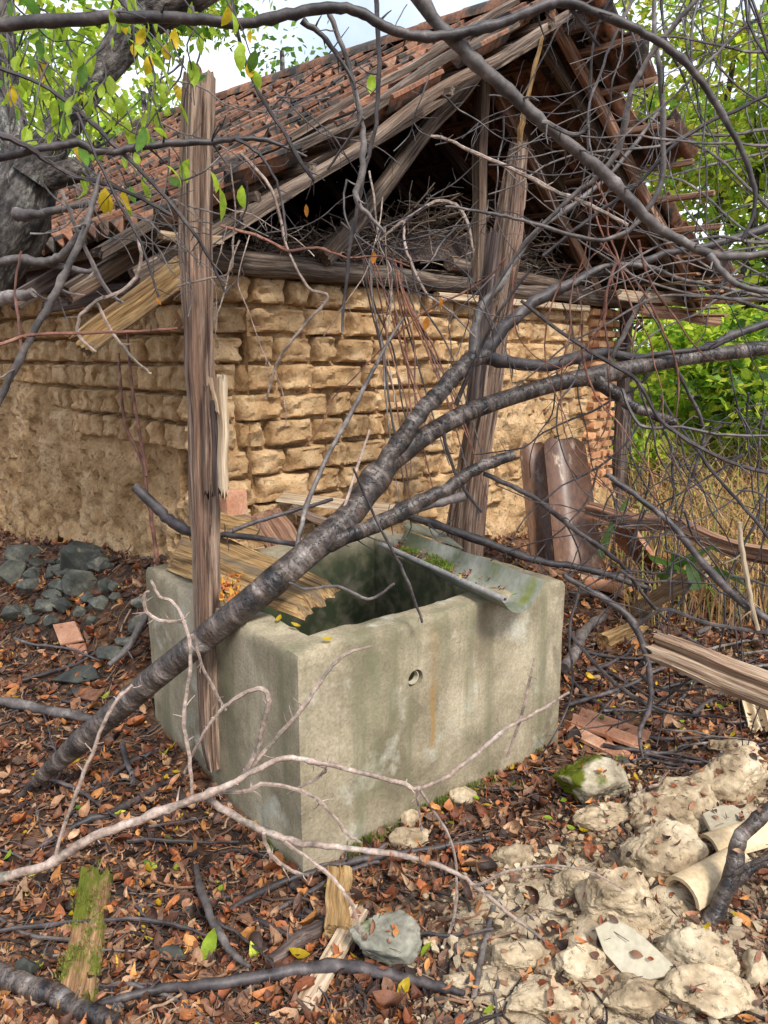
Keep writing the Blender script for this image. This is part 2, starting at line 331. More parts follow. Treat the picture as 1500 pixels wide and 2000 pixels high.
def tag(o, label=None, cat=None, group=None, kind=None):
    if label: o['label'] = label
    if cat: o['category'] = cat
    if group: o['group'] = group
    if kind: o['kind'] = kind
    return o
def thing(name, label, cat, loc, group=None):
    o = bpy.data.objects.new(name, None); COL.objects.link(o); o.location = loc; o.empty_display_size = 0.1
    return tag(o, label, cat, group)
def child(name, verts, faces, mat, par, **k):
    """world-space mesh parented to a thing whose base is at par.location (no rotation)"""
    off = Vector((0, 0, 0)); p = par
    while p is not None: off += Vector(p.location); p = p.parent
    if k.get('rest') is None: k['rest'] = verts
    vs = [Vector(v) - off for v in verts]
    return link(name, mesh_of(name, vs, faces, mat, **k), par)
def solo(name, verts, faces, mat, label, cat, group=None, **k):
    c = sum((Vector(v) for v in verts), Vector()) / len(verts)
    if k.get('rest') is None: k['rest'] = verts
    vs = [Vector(v) - c for v in verts]
    o = link(name, mesh_of(name, vs, faces, mat, **k)); o.location = c
    return tag(o, label, cat, group)

class Bag:
    def __init__(s): s.v = []; s.f = []; s.r = []; s.c = []
    def add(s, v, f, r=None, c=None):
        b = len(s.v); s.v += list(v); s.f += [tuple(i + b for i in q) for q in f]; s.r += list(r if r is not None else v)
        if c is not None: s.c += [c] * len(v) if not isinstance(c, list) else c
    def kw(s):
        d = dict(rest=s.r)
        if s.c: d['cols'] = s.c
        return d

def catmull(P, n):
    out = []
    for i in range(len(P) - 1):
        p0 = P[max(i - 1, 0)]; p1 = P[i]; p2 = P[i + 1]; p3 = P[min(i + 2, len(P) - 1)]
        for j in range(n):
            t = j / n
            out.append([0.5 * (2 * b + (c - a) * t + (2 * a - 5 * b + 4 * c - d) * t * t + (-a + 3 * b - 3 * c + d) * t ** 3)
                        for a, b, c, d in zip(p0, p1, p2, p3)])
    out.append(list(P[-1])); return out

def sweep(pts, rads, sides=8, rfun=None, up=None, cap=True, seed=0.0, rough=0.0, rscale=20):
    """tube through pts; rfun(angle, t) shapes the section; returns verts, faces, rest"""
    n = len(pts); V = []; F = []; RS = []
    fr = None; L = 0
    for i, p in enumerate(pts):
        tg = (pts[min(i + 1, n - 1)] - pts[max(i - 1, 0)])
        if tg.length < 1e-9: tg = Vector((0, 0, 1))
        tg.normalize()
        if fr is None:
            a = up if up is not None else (Vector((0, 0, 1)) if abs(tg.z) < 0.9 else Vector((1, 0, 0)))
            fr = (a - tg * a.dot(tg)).normalized()
        else: fr = (fr - tg * fr.dot(tg)).normalized()
        b = tg.cross(fr)
        if i: L += (p - pts[i - 1]).length
        for k in range(sides):
            an = 2 * pi * k / sides
            r = rads[i] if rfun is None else rfun(an, i / (n - 1), rads[i])
            x, y = (r * cos(an), r * sin(an)) if not isinstance(r, tuple) else r
            if rough:
                q = 1 + rough * fbm(x * rscale + seed, y * rscale, L * rscale * 0.35, 3); x *= q; y *= q
            V.append(p + fr * x + b * y); RS.append((x, y, L + seed))
    for i in range(n - 1):
        for k in range(sides):
            a = i * sides + k; b_ = i * sides + (k + 1) % sides
            F.append((a, b_, b_ + sides, a + sides))
    if cap:
        F.append(tuple(range(sides - 1, -1, -1))); F.append(tuple(range((n - 1) * sides, n * sides)))
    return V, F, RS

THIN = 0.84
def parse(s): return [[float(q) for q in t.split(',')] for t in s.replace(' ', '').strip(';').split(';')]
def trace(s, Y, mode='Y'):
    """pixel polyline 'x,y,width;..' to world points and radii; Y: depth list spread evenly, or ground"""
    P = parse(s); n = len(P); pts = []; rad = []
    w = P[0][2] if len(P[0]) > 2 else 6
    for i, q in enumerate(P):
        if len(q) > 2: w = q[2]
        if mode == 'g':
            p = gnd(q[0], q[1]); p.z += m_of(w, p) * 0.5 * 0.7 + (Y if not hasattr(Y, '__len__') else Y[min(i, len(Y) - 1)])
        else:
            if len(q) > 3: y = q[3]
            else:
                t = i / (n - 1) * (len(Y) - 1); a = int(min(t, len(Y) - 2)); y = Y[a] + (Y[a + 1] - Y[a]) * (t - a)
            p = at(q[0], q[1], y)
        pts.append(p); rad.append(m_of(w, p) / 2 * THIN)
    return pts, rad
def branch_geo(s, Y, mode='Y', sub=5, sides=None, rough=0.18, knot=True, jit=0.25):
    pts, rad = trace(s, Y, mode)
    S = catmull([(*p, r) for p, r in zip(pts, rad)], sub)
    sd = R.uniform(0, 50)
    mr = max(rad); sides = sides or (16 if mr > .03 else 9 if mr > 0.008 else 6)
    P = []; Q = []
    for i, q in enumerate(S):
        r = max(q[3], 0.0008)
        j = r * jit + min(.0028, r * .8)
        P.append(Vector((q[0] + j * n3(i * .83, sd), q[1] + j * n3(i * .83, sd + 9), q[2] + j * n3(i * .83, sd + 19))))
        k = 1 + 0.12 * n3(i * 0.9, sd + 30)
        if knot and R.random() < 0.12: k *= 1.18
        Q.append(r * k)
    return sweep(P, Q, sides, rough=rough, rscale=0.35 / max(mr, .002), seed=sd), P, Q

def spurs(bag, P, Q, n, L=(0.02, 0.09), rmul=0.35, seed=0):
    """side twigs growing from a branch"""
    for _ in range(n):
        i = R.randrange(1, len(P) - 1); p = P[i]; tg = (P[i + 1] - P[i - 1]).normalized()
        rv = Vector((R.gauss(0, 1), R.gauss(0, 1), R.gauss(0, 1))); rv -= tg * rv.dot(tg); rv.normalize()
        d = (rv + tg * R.uniform(0.2, 0.9)).normalized(); ln = R.uniform(*L); r = min(Q[i] * rmul, 0.0035)
        pts = [p]; dd = d.copy(); m = 3 + int(ln / 0.03)
        for k in range(m):
            dd = (dd + Vector((R.gauss(0, .16), R.gauss(0, .16), R.gauss(0, .16)))).normalized(); pts.append(pts[-1] + dd * ln / m)
        v, f, r_ = sweep(pts, [r * (1 - 0.75 * k / m) + 0.0004 for k in range(m + 1)], 5)
        bag.add(v, f, r_)

# ------------------------------------------------------------------ ground
def make_ground():
    def axis(lo, hi, step, out, grow=1.22):
        a = []; x = lo
        while x < hi: a.append(x); x += step
        s = step; x = a[-1]
        while x < out: s *= grow; x += s; a.append(x)
        s = step; x = lo; pre = []
        while x > -out: s *= grow; x -= s; pre.append(x)
        return pre[::-1] + a
    xs = axis(-2.4, 3.0, 0.022, 300); ys = axis(1.2, 5.2, 0.022, 300)
    V = []; cl = []
    for y in ys:
        for x in xs:
            z = ground(x, y); c = 0
            if 0 < y < 4 and -1.5 < x < 3:
                c = clay_mask(x, y)
                if c > 0.02: z += c * (0.05 * abs(fbm(x * 6, y * 6, 5, 4)) + 0.020 * abs(fbm(x * 19, y * 19, 2, 3)) - .01)
            V.append((x, y, z)); cl.append(c)
    nx = len(xs)
    F = [(j * nx + i, j * nx + i + 1, (j + 1) * nx + i + 1, (j + 1) * nx + i) for j in range(len(ys) - 1) for i in range(nx - 1)]
    o = link('ground', mesh_of('ground', V, F, FLOOR, fattr=('clay', cl))); o['kind'] = 'structure'
make_ground()

# ------------------------------------------------------------------ the shed
shed = thing('adobe_shed', 'ruined adobe shed with sagging red tile roof and open gable', 'shed', (CX, CY, 0))
SO = Vector((CX, CY, 0))
NF = -W                                      # outward normal of the front wall
NL = -U                                      # outward normal of the left wall
def wall_pt(which, s, z, d):
    return SO + (U * s + NF * d if which == 'f' else W * s + NL * d) + ZUP * z

def front_mask(s, z):
    m = smooth(0.55, 0.30, z) * 0.9 + smooth(2.0, 3.0, s) * 0.32 * smooth(2.0, 1.5, z) + 0.55 * fbm(s * 1.3 + 4, z * 1.7, 0.4, 3)
    m += 0.35 * smooth(1.0, 1.6, s) * smooth(1.3, .9, z)
    return max(0, min(1, m))
def left_mask(s, z):
    lim = 0.86 + 0.60 * smooth(0.5, 2.6, s) + 0.10 * n3(s * 3, 1.0)
    return smooth(lim + 0.05, lim - 0.08, z)
def wall_body(which, length, ztop, mask, name):
    ds = 0.021; ns = int(length / ds); nz = int(ztop / ds) + 1
    V = []
    for j in range(nz + 1):
        z = -0.1 + (ztop + 0.1) * j / nz
        for i in range(ns + 1):
            s = length * i / ns; m = mask(s, z)
            d = -0.075 + 0.083 * m + 0.046 * m * fbm(s * 5, z * 5, 2.2, 3) + 0.020 * m * abs(fbm(s * 11, z * 11, 6.2, 3)) + (0.010 + .012 * m) * fbm(s * 17, z * 17, 4, 3)
            pit = fbm(s * 9 + 30, z * 9, 8, 2)
            if pit > 0.34: d -= (pit - 0.34) * 0.16
            d -= .035 * m * smooth(.42, .62, fbm(s * 21 + 3, z * 15, 6, 2))
            d += 0.10 * m * smooth(0.75, 0.1, z) * (0.5 + 0.5 * n3(s * 1.5, 9))     # foot of the wall spreads where mud has slumped
            if i == 0: d = min(d, 0.0)
            V.append(wall_pt(which, s, z, d))
    nv = ns + 1
    F = [(j * nv + i, j * nv + i + 1, (j + 1) * nv + i + 1, (j + 1) * nv + i) for j in range(nz) for i in range(ns)]
    # back face so that the wall has its thickness
    b = len(V)
    for s, z in ((0.0, -0.1), (length, -0.1), (length, ztop), (0.0, ztop)): V.append(wall_pt(which, s, z, -0.28))
    F.append((b, b + 3, b + 2, b + 1)); top = [nz * nv + i for i in range(nv)]
    F.append(tuple(top + [b + 2, b + 3])); F.append(tuple([(nz - j) * nv + ns for j in range(nz + 1)] + [b + 1, b + 2]))
    return child(name, V, F, MUD, shed)
WT = 2.03
front_wall = wall_body('f', WF, WT, front_mask, 'front_wall')
left_wall = wall_body('l', WL, WT, left_mask, 'left_wall')

def pillow_mesh(name, seed, mat, e=9, bulge=0.34, nx=17, nz=11, nz_amp=0.07):
    V = []; 
    for j in range(nz + 1):
        for i in range(nx + 1):
            x = -1 + 2 * i / nx; z = -1 + 2 * j / nz
            x = math.copysign(abs(x) ** 0.7, x); z = math.copysign(abs(z) ** 0.7, z)
            f = (1 - abs(x) ** (e * .8)) * (1 - abs(z) ** e); f = max(f, 0) ** 0.42
            y = 0.5 - bulge - f * (1 - bulge) + nz_amp * 3 * fbm(x * 1.5 + seed, z * 1.5, seed, 3) * (0.2 + f)
            if i in (0, nx) or j in (0, nz): y = 0.5
            wx = 1 + 0.13 * n3(z * 1.4, seed * 3) ; wz = 1 + 0.12 * n3(x * 1.4, seed * 5)
            xx = x * 0.5 * wx + 0.02 * n3(z * 2.5, seed, x); zz = z * 0.5 * wz + 0.02 * n3(x * 2.5, seed, z)
            V.append((xx, y, zz))
    nv = nx + 1
    F = [(j * nv + i, j * nv + i + 1, (j + 1) * nv + i + 1, (j + 1) * nv + i) for j in range(nz) for i in range(nx)]
    rim = [i for i in range(nv)] + [j * nv + nx for j in range(1, nz + 1)] + [nz * nv + i for i in range(nx - 1, -1, -1)] + [j * nv for j in range(nz - 1, 0, -1)]
    F.append(tuple(rim[::-1]))
    rest = [(x * 0.26, y * 0.12, z * 0.15) for x, y, z in V]
    return mesh_of(name, V, F, mat, rest=rest)
ADV = [pillow_mesh('adobe_brick', 3.1 * k + 1, ADOBE) for k in range(16)]
FBV = [pillow_mesh('clay_brick', 2.3 * k + 50, FIRED, e=14, bulge=0.5, nx=6, nz=4, nz_amp=0.015) for k in range(5)]

def place_brick(which, wall, me, name, s, z, w, h, d0, dep=0.12, tilt=0.0):
    c = wall_pt(which, s + w / 2, z + h / 2, d0 - dep / 2)
    ax = U if which == 'f' else W
    nrm = NF if which == 'f' else NL
    if which == 'l': ax = -ax             # keep the frame right-handed
    # local x -> ax, local y -> -nrm, local z -> up
    M = Matrix(((ax.x, -nrm.x, 0), (ax.y, -nrm.y, 0), (0, 0, 1))).to_4x4()
    M = M @ Matrix.Rotation(tilt, 4, 'Y') @ Matrix.Diagonal((w, dep, h, 1))
    M.translation = c - SO
    o = bpy.data.objects.new(name, me); COL.objects.link(o); o.parent = wall; o.matrix_local = M
    return o

def lay_bricks(which, wall, length, mask, z0, lim=0.55):
    h = 0.153; row = 0; z = WT - h
    while z > z0:
        s = 0.0 - R.uniform(0, 0.08) * 0
        while s < length:
            w = R.choice([0.16, 0.22, 0.27, 0.31, 0.34, 0.14, 0.25])
            if which == 'l': w = R.choice([.13, .15, .17, .19, .24])
            if s == 0: w = R.uniform(0.18, 0.30)
            if which == 'f':
                w *= 1.12
                if s + w > 3.86: break
            m = mask(s + w / 2, z + h / 2)
            if m < lim:
                place_brick(which, wall, R.choice(ADV), 'adobe_brick', s + 0.006, z + 0.003 + R.uniform(-.005, .005), w - 0.013 + R.uniform(-.010, .007), h - 0.006 + R.uniform(-.008, .005),
                            R.uniform(-0.008, 0.018) - m * 0.030 + (.010 if which == 'l' else -.006 * smooth(.8, 2.2, s)), tilt=R.gauss(0, 0.012))
            s += w
        z -= h; row += 1
lay_bricks('f', front_wall, WF, front_mask, 0.30, 0.62)
lay_bricks('l', left_wall, WL, left_mask, 1.0, 0.5)
# fired bricks of the right-hand corner pier
hb = 0.088; z = WT - hb; row = 0
while z > 0.05:
    start = 3.86 if row % 2 else 3.76
    if row > 14: start -= 0.12 * (row - 14)
    if 6 < row < 9: start = 3.95
    s = start
    while s < WF - 0.02:
        w = R.choice([0.11, 0.21, 0.17]); w = min(w, WF - s)
        if w < 0.05: break
        place_brick('f', front_wall, R.choice(FBV), 'clay_brick', s + 0.004, z + 0.004, w - 0.010, hb - 0.010, R.uniform(0.004, 0.022), 0.11, R.gauss(0, 0.01))
        s += w
    z -= hb; row += 1

def ring(pts):
    return [Vector(p) for p in pts]
def rect_r(w, h, rnd=0.12, sk=0.0):
    def f(an, t, r):
        c, s_ = cos(an + 0.001), sin(an + 0.001)
        k = 1 / max(abs(c) / (w / 2), abs(s_) / (h / 2))
        k2 = 1 / sqrt((c / (w / 2)) ** 2 + (s_ / (h / 2)) ** 2)
        k = k * (1 - rnd) + k2 * rnd
        q = k * r
        return (q * c, q * s_)
    return f
def timber(p0, p1, w, h, n=26, sides=20, rough=0.10, up=None, wob=0.006, ends=0.03, rs=14, groove=0.0):
    """weathered sawn or hewn timber from p0 to p1"""
    p0 = Vector(p0); p1 = Vector(p1); sd = R.uniform(0, 99); L = (p1 - p0).length
    pts = []
    for i in range(n + 1):
        t = i / n
        pts.append(p0.lerp(p1, t) + Vector((n3(t * 3, sd), n3(t * 3, sd + 5), n3(t * 3, sd + 11))) * wob)
    base = rect_r(w, h, 0.10)
    def f(an, t, r):
        x, y = base(an, t, r)
        g = 1 + rough * fbm(cos(an) * 2.2 + sd, sin(an) * 2.2, t * L * 1.6, 3)
        if groove:
            gg = n3(cos(an) * 4 + sd, sin(an) * 4, t * L * 0.8)
            if gg > 0.15: g -= groove * min(1, (gg - 0.15) * 4)
        return (x * g, y * g)
    V, F, RS = sweep(pts, [1.0] * (n + 1), sides, rfun=f, up=up)
    d = (p1 - p0).normalized()
    for k in range(sides):                # broken, uneven ends
        e = ends * (0.5 + n3(k * 0.9, sd)); V[k] = V[k] - d * e
        e = ends * (0.5 + n3(k * 0.9, sd + 7)); V[-1 - k] = V[-1 - k] + d * e
    return V, F, RS
def pole(p0, p1, r0, r1, bend=0.02, n=22, sides=12, rough=0.18):
    p0 = Vector(p0); p1 = Vector(p1); sd = R.uniform(0, 99)
    pts = [p0.lerp(p1, i / n) + Vector((n3(i * .16, sd), n3(i * .16, sd + 5), n3(i * .16, sd + 9))) * bend for i in range(n + 1)]
    return sweep(pts, [r0 + (r1 - r0) * i / n for i in range(n + 1)], sides, rough=rough, rscale=18, seed=sd)
def part(name, geo, mat, par): 
    return child(name, geo[0], geo[1], mat, par, rest=geo[2])

# roof frame -----------------------------------------------------------
OV, OF = 0.50, 0.60                          # overhang at the eaves, at the gable
HALF = WF / 2 + OV; RISE = 1.57; SL = sqrt(HALF ** 2 + RISE ** 2)
EZ = 2.10; RL = 5.4
def slope_pt(side, a, s, h):
    """a up the slope from the eave, s back from the gable verge, h off the surface"""
    t = a / SL
    sag = -0.05 * sin(pi * min(1, t)) * (0.6 + 0.4 * sin(s * 1.3 + 1)) + 0.02 * n3(a * 0.8, s * 0.8, 3 + side)
    hor = HALF * t; z = EZ + RISE * t
    nx = -RISE / SL; nz = HALF / SL
    if side == 0: base = SO - U * OV + U * (hor + nx * (h + sag))
    else: base = SO + U * (WF + OV) - U * (hor + nx * (h + sag))
    return base - W * OF + W * s + ZUP * (z + nz * (h + sag) + 0.055 * max(0, s) * t)
roof = bpy.data.objects.new('roof', None); COL.objects.link(roof); roof.parent = shed
def on_roof(name, geo, mat): return child(name, geo[0], geo[1], mat, roof, rest=geo[2])
for side in (0, 1):
    for k, s in enumerate([0.10, 0.62, 1.35, 2.1, 2.9, 3.7, 4.5, 5.2]):
        a0 = -0.12 - R.uniform(0, 0.15) if side == 0 else 0.12
        a1 = SL + 0.05
        mt = OLDWOOD if k < 2 else DARKWOOD
        on_roof('rafter', timber(slope_pt(side, a0, s, -0.135), slope_pt(side, a1, s + R.uniform(-.03, .03), -0.135), 0.06, 0.085, n=30, wob=0.02, up=W), mt)
    for a in [0.06 + 0.335 * i for i in range(10)]:
        a += R.uniform(-.02, .02)
        on_roof('batten', timber(slope_pt(side, a, -0.04 - R.uniform(0, .10) - .30 * side, -0.055), slope_pt(side, a, RL, -0.055), 0.045, 0.032, n=20, sides=8, wob=0.01, ends=.02), OLDWOOD if side == 0 else REDWOOD)
# poles lying along the left verge
on_roof('verge_pole', timber(slope_pt(0, -0.25, 0.02, 0.00), slope_pt(0, SL - 0.55, -0.03, 0.03), 0.055, 0.04, n=30, wob=0.04, up=W), OLDWOOD)
on_roof('verge_pole', timber(slope_pt(0, 0.30, -0.07, -0.10), slope_pt(0, SL + 0.1, -0.09, -0.09), 0.045, 0.05, n=30, wob=0.05, up=W), OLDWOOD)
on_roof('verge_pole', timber(slope_pt(0, 0.9, 0.16, 0.07), slope_pt(0, SL - 0.25, 0.12, 0.09), 0.04, 0.035, n=30, wob=0.03, up=W), OLDWOOD)
on_roof('verge_pole', timber(slope_pt(1, 0.10, 0.03, -0.10), slope_pt(1, SL, 0.00, -0.12), 0.05, 0.09, n=30, wob=0.02, up=W), REDWOOD)
on_roof('ridge_pole', pole(slope_pt(0, SL, -0.15, -0.16), slope_pt(0, SL, RL, -0.16), 0.05, 0.045), DARKWOOD)

# tiles -----------------------------------------------------------------
def tile_mesh(name, seed, mat, w=0.255, l=0.42, t=0.017, amp=0.027, nx=20, ny=3):
    V = []; 
    for layer in (0, 1):
        for j in range(ny + 1):
            for i in range(nx + 1):
                x = -0.5 + i / nx; y = -0.5 + j / ny
                z = amp * cos(2 * pi * x * 2 + 0.5) * (1.0 - 0.1 * j / ny) + (t if layer == 0 else 0)
                if abs(x) > 0.44: z += 0.012
                z += 0.004 * n3(x * 3 + seed, y * 3)
                V.append((x * w, y * l + (0.006 * n3(x * 7, seed) if j == 0 else 0), z))
    nv = nx + 1; B = nv * (ny + 1); F = []
    for j in range(ny):
        for i in range(nx):
            a = j * nv + i; F.append((a, a + 1, a + nv + 1, a + nv)); F.append((B + a, B + a + nv, B + a + nv + 1, B + a + 1))
    for i in range(nx):
        F.append((i, B + i, B + i + 1, i + 1)); a = ny * nv + i; F.append((a, a + 1, B + a + 1, B + a))
    for j in range(ny):
        a = j * nv; F.append((a, a + nv, B + a + nv, B + a)); a += nx; F.append((a, B + a, B + a + nv, a + nv))
    return mesh_of(name, V, F, mat, smooth_=True)
TILES = [tile_mesh('roof_tile', k * 3.7, ROOFT) for k in range(6)]
ROWS = 9; TW_ = 0.235; TL_ = 0.338
def put_tile(side, r, c, bagm=None):
    a = 0.02 + (r + 0.5) * TL_ + R.uniform(-.008, .008); s = (c + 0.5) * TW_ - 0.05 + R.uniform(-.005, .005)
    a = min(a, SL - 0.12)
    if side == 1: s -= 0.30 + (-0.16, -0.10, -0.02, -0.05, 0.04, 0.02, -0.05, -0.02, -.08)[r]
    s += (0.03, -0.02, 0.04, 0, -0.05, .02, -.02, .03, 0)[r] if side == 0 else 0
    p = slope_pt(side, a, s, 0.0); pa = slope_pt(side, a + 0.1, s, 0.0); ps = slope_pt(side, a, s + 0.1, 0.0)
    y = (pa - p).normalized(); x = (ps - p).normalized(); zz = x.cross(y); 
    if zz.z < 0: x = -x; zz = x.cross(y)
    y = zz.cross(x)
    M = Matrix((x, y, zz)).transposed().to_4x4()
    M = M @ Matrix.Rotation(radians(-3.5) + R.gauss(0, .012), 4, 'X') @ Matrix.Rotation(R.gauss(0, 0.035), 4, 'Z') @ Matrix.Rotation(R.gauss(0, .035), 4, 'Y')
    M.translation = p - SO + zz * R.uniform(0, 0.018)
    return M
NCOL = int(RL / TW_)
n_t = 0
for r in range(ROWS):
    for c in range(NCOL):
        if (r, c) in ((0, 9), (2, 0), (5, 0), (3, 14), (1, 3)): continue
        M = put_tile(0, r, c); o = bpy.data.objects.new('roof_tile', R.choice(TILES)); COL.objects.link(o); o.parent = roof; o.matrix_local = M; n_t += 1
restbag = Bag()
for r in range(ROWS):
    for c in range(NCOL + 3):
        if (r, c) in ((2, 0), (3, 0), (6, 0), (0, 1), (4, 0), (4, 1)): continue
        M = put_tile(1, r, c)
        if c < 7 and n_t < 298:
            o = bpy.data.objects.new('roof_tile', R.choice(TILES)); COL.objects.link(o); o.parent = roof; o.matrix_local = M; n_t += 1
        else:
            me = R.choice(TILES)
            restbag.add([M @ v.co for v in me.vertices], [tuple(p.vertices) for p in me.polygons], [Vector(v.co) + Vector((r * 1.7, c * 2.3, 0)) for v in me.vertices])
o = link('tile_field', mesh_of('tile_field', restbag.v, restbag.f, ROOFT, rest=restbag.r), roof); o['kind'] = 'stuff'
# ridge tiles
def half_pipe(p0, p1, r0, r1, t=0.012, n=8, segs=12, up=ZUP, open_down=True, sweepang=pi):
    d = (p1 - p0).normalized(); b = d.cross(up).normalized(); u2 = b.cross(d)
    V = []; RS = []
    for lay in (0, 1):
        for i in range(n + 1):
            q = p0.lerp(p1, i / n); r = r0 + (r1 - r0) * i / n - lay * t
            for k in range(segs + 1):
                an = pi / 2 - sweepang / 2 + sweepang * k / segs
                w = q + b * r * cos(an) + u2 * r * sin(an) * (1 if open_down else -1)
                V.append(w); RS.append((r * cos(an), r * sin(an), (q - p0).length))
    nv = segs + 1; B = nv * (n + 1); F = []
    for i in range(n):
        for k in range(segs):
            a = i * nv + k; F.append((a, a + 1, a + nv + 1, a + nv)); F.append((B + a, B + a + nv, B + a + nv + 1, B + a + 1))
    for k in range(segs):
        F.append((k, B + k, B + k + 1, k + 1)); a = n * nv + k; F.append((a, a + 1, B + a + 1, B + a))
    for i in range(n):
        a = i * nv; F.append((a, a + nv, B + a + nv, B + a)); a += segs; F.append((a, B + a, B + a + nv, a + nv))
    return V, F, RS
for k in range(14):
    s = -0.08 + k * 0.38
    on_roof('ridge_tile', half_pipe(slope_pt(0, SL + .02, s, 0.0), slope_pt(0, SL + .02, s + 0.40, 0.02), 0.10, 0.085, n=3, segs=8), ROOFT)
def quad_slab_(a, b, c, d, n, t):
    vs = [a, b, c, d, a + n * t, b + n * t, c + n * t, d + n * t]
    return vs, [(0, 1, 2, 3), (7, 6, 5, 4), (0, 4, 5, 1), (1, 5, 6, 2), (2, 6, 7, 3), (3, 7, 4, 0)]
# gable frame in the plane of the wall
AP = SO + U * (WF / 2) + ZUP * (EZ + RISE - 0.22)
part('wall_plate', pole(SO - U * 0.05 + ZUP * 2.085 + NF * 0.03, SO + U * (WF + 0.15) + ZUP * 2.085 + NF * 0.02, 0.062, 0.05, bend=0.05, n=40), OLDWOOD, shed)
part('tie_beam', pole(SO + U * 1.9 + ZUP * 2.20 + NF * 0.02, SO + U * (WF + 0.05) + ZUP * 2.14 + NF * 0.02, 0.045, 0.04, bend=0.03, n=30), OLDWOOD, shed)
part('lintel_board', timber(SO + U * 1.75 + ZUP * 1.995 + NF * 0.045, SO + U * 3.6 + ZUP * 2.0 + NF * 0.05, 0.05, 0.05, up=ZUP), PALEWOOD, shed)
part('king_post', timber(SO + U * (WF / 2 - .02) + ZUP * 2.12 + NF * 0.06, AP + U * 0.0 + NF * 0.06 + ZUP * .08, 0.085, 0.07, n=24, wob=.012, up=U), OLDWOOD, shed)
part('strut', timber(SO + U * 0.75 + ZUP * 2.14 + NF * 0.10, AP + NF * 0.10 - U * .06, 0.085, 0.09, n=24, wob=.03, up=W), OLDWOOD, shed)
part('strut', timber(SO + U * 1.35 + ZUP * 2.14 - NF * 0.5, AP - NF * 0.6 - ZUP * 0.3, 0.11, 0.07, n=24, wob=.02, up=W), DARKWOOD, shed)
part('strut', timber(SO + U * (WF - 0.5) + ZUP * 2.15 + NF * 0.03, AP + NF * 0.02 + U * .06, 0.07, 0.08, n=24, wob=.02, up=W), REDWOOD, shed)
part('corner_post', timber(SO + U * (WF + 0.07) + ZUP * -0.1 + NF * 0.03, SO + U * (WF + 0.05) + ZUP * 2.05 + NF * 0.03, 0.09, 0.09, n=24, wob=.03, up=U), DARKWOOD, shed)
part('corner_post', timber(SO + U * (WF + 0.42) + ZUP * -0.1 + NF * -0.1, SO + U * (WF + 0.30) + ZUP * 1.3 + NF * -0.05, 0.13, 0.05, n=18, wob=.03, up=U), DARKWOOD, shed)
# eave boards at the right corner, seen from below
for k in range(6):
    a = 0.05 + k * 0.13
    part('eave_board', timber(slope_pt(1, a, -0.12 - R.uniform(0, .1), -0.19 - .006 * (k % 2)), slope_pt(1, a + R.uniform(-.03, .03), 0.95 + R.uniform(0, .5), -0.19 - .006 * (k % 2)), 0.11, 0.022, n=14, sides=12, wob=0.015, ends=.06, up=-U), PALEWOOD if k % 3 == 1 else REDWOOD, shed)
part('eave_board', timber(SO + U * (WF - .3) + ZUP * 2.0 + NF * 0.35, SO + U * (WF + .75) + ZUP * 1.93 + NF * 0.55, 0.10, 0.03, n=14, sides=12, wob=0.02, ends=.08, up=ZUP), REDWOOD, shed)
part('eave_board', timber(SO + U * (WF - .6) + ZUP * 2.11 + NF * 0.30, SO + U * (WF + .60) + ZUP * 2.08 + NF * 0.50, 0.09, 0.03, n=14, sides=12, wob=0.02, ends=.08, up=ZUP), PALEWOOD, shed)
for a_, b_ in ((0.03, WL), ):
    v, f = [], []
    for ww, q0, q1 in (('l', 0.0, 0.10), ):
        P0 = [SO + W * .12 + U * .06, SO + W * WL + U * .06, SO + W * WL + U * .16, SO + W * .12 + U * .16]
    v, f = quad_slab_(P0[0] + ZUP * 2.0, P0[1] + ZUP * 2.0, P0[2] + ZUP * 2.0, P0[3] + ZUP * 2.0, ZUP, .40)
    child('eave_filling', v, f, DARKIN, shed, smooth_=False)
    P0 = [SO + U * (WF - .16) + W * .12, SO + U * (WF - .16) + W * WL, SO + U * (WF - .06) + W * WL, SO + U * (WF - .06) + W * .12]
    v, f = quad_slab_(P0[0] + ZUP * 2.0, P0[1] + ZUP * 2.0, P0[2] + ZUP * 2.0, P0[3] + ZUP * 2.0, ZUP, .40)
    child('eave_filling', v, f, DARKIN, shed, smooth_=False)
# loft floor boards, right and rear walls
V, F = [], []
def quad_slab(a, b, c, d, n, t):
    vs = [a, b, c, d, a + n * t, b + n * t, c + n * t, d + n * t]
    return vs, [(0, 1, 2, 3), (7, 6, 5, 4), (0, 4, 5, 1), (1, 5, 6, 2), (2, 6, 7, 3), (3, 7, 4, 0)]
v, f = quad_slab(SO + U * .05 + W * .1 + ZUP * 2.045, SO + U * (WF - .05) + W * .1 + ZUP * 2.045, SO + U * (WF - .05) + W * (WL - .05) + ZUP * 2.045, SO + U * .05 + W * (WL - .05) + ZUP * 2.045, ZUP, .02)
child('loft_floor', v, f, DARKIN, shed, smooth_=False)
v, f = quad_slab(SO + U * WF + W * .30 - ZUP * .1, SO + U * WF + W * WL - ZUP * .1, SO + U * WF + W * WL + ZUP * 2.03, SO + U * WF + W * .30 + ZUP * 2.03, -U, .25)
child('right_wall', v, f, MUD, shed, smooth_=False)
vs = [SO + W * WL + ZUP * -0.1, SO + U * WF + W * WL + ZUP * -0.1, SO + U * WF + W * WL + ZUP * 2.40, SO + U * WF / 2 + W * WL + ZUP * (EZ + RISE + .06), SO + W * WL + ZUP * 2.40]
vs += [q + W * .2 for q in vs]
child('rear_wall', vs, [(4, 3, 2, 1, 0), (5, 6, 7, 8, 9), (0, 1, 6, 5), (1, 2, 7, 6), (2, 3, 8, 7), (3, 4, 9, 8), (4, 0, 5, 9)], MUD, shed, smooth_=False)
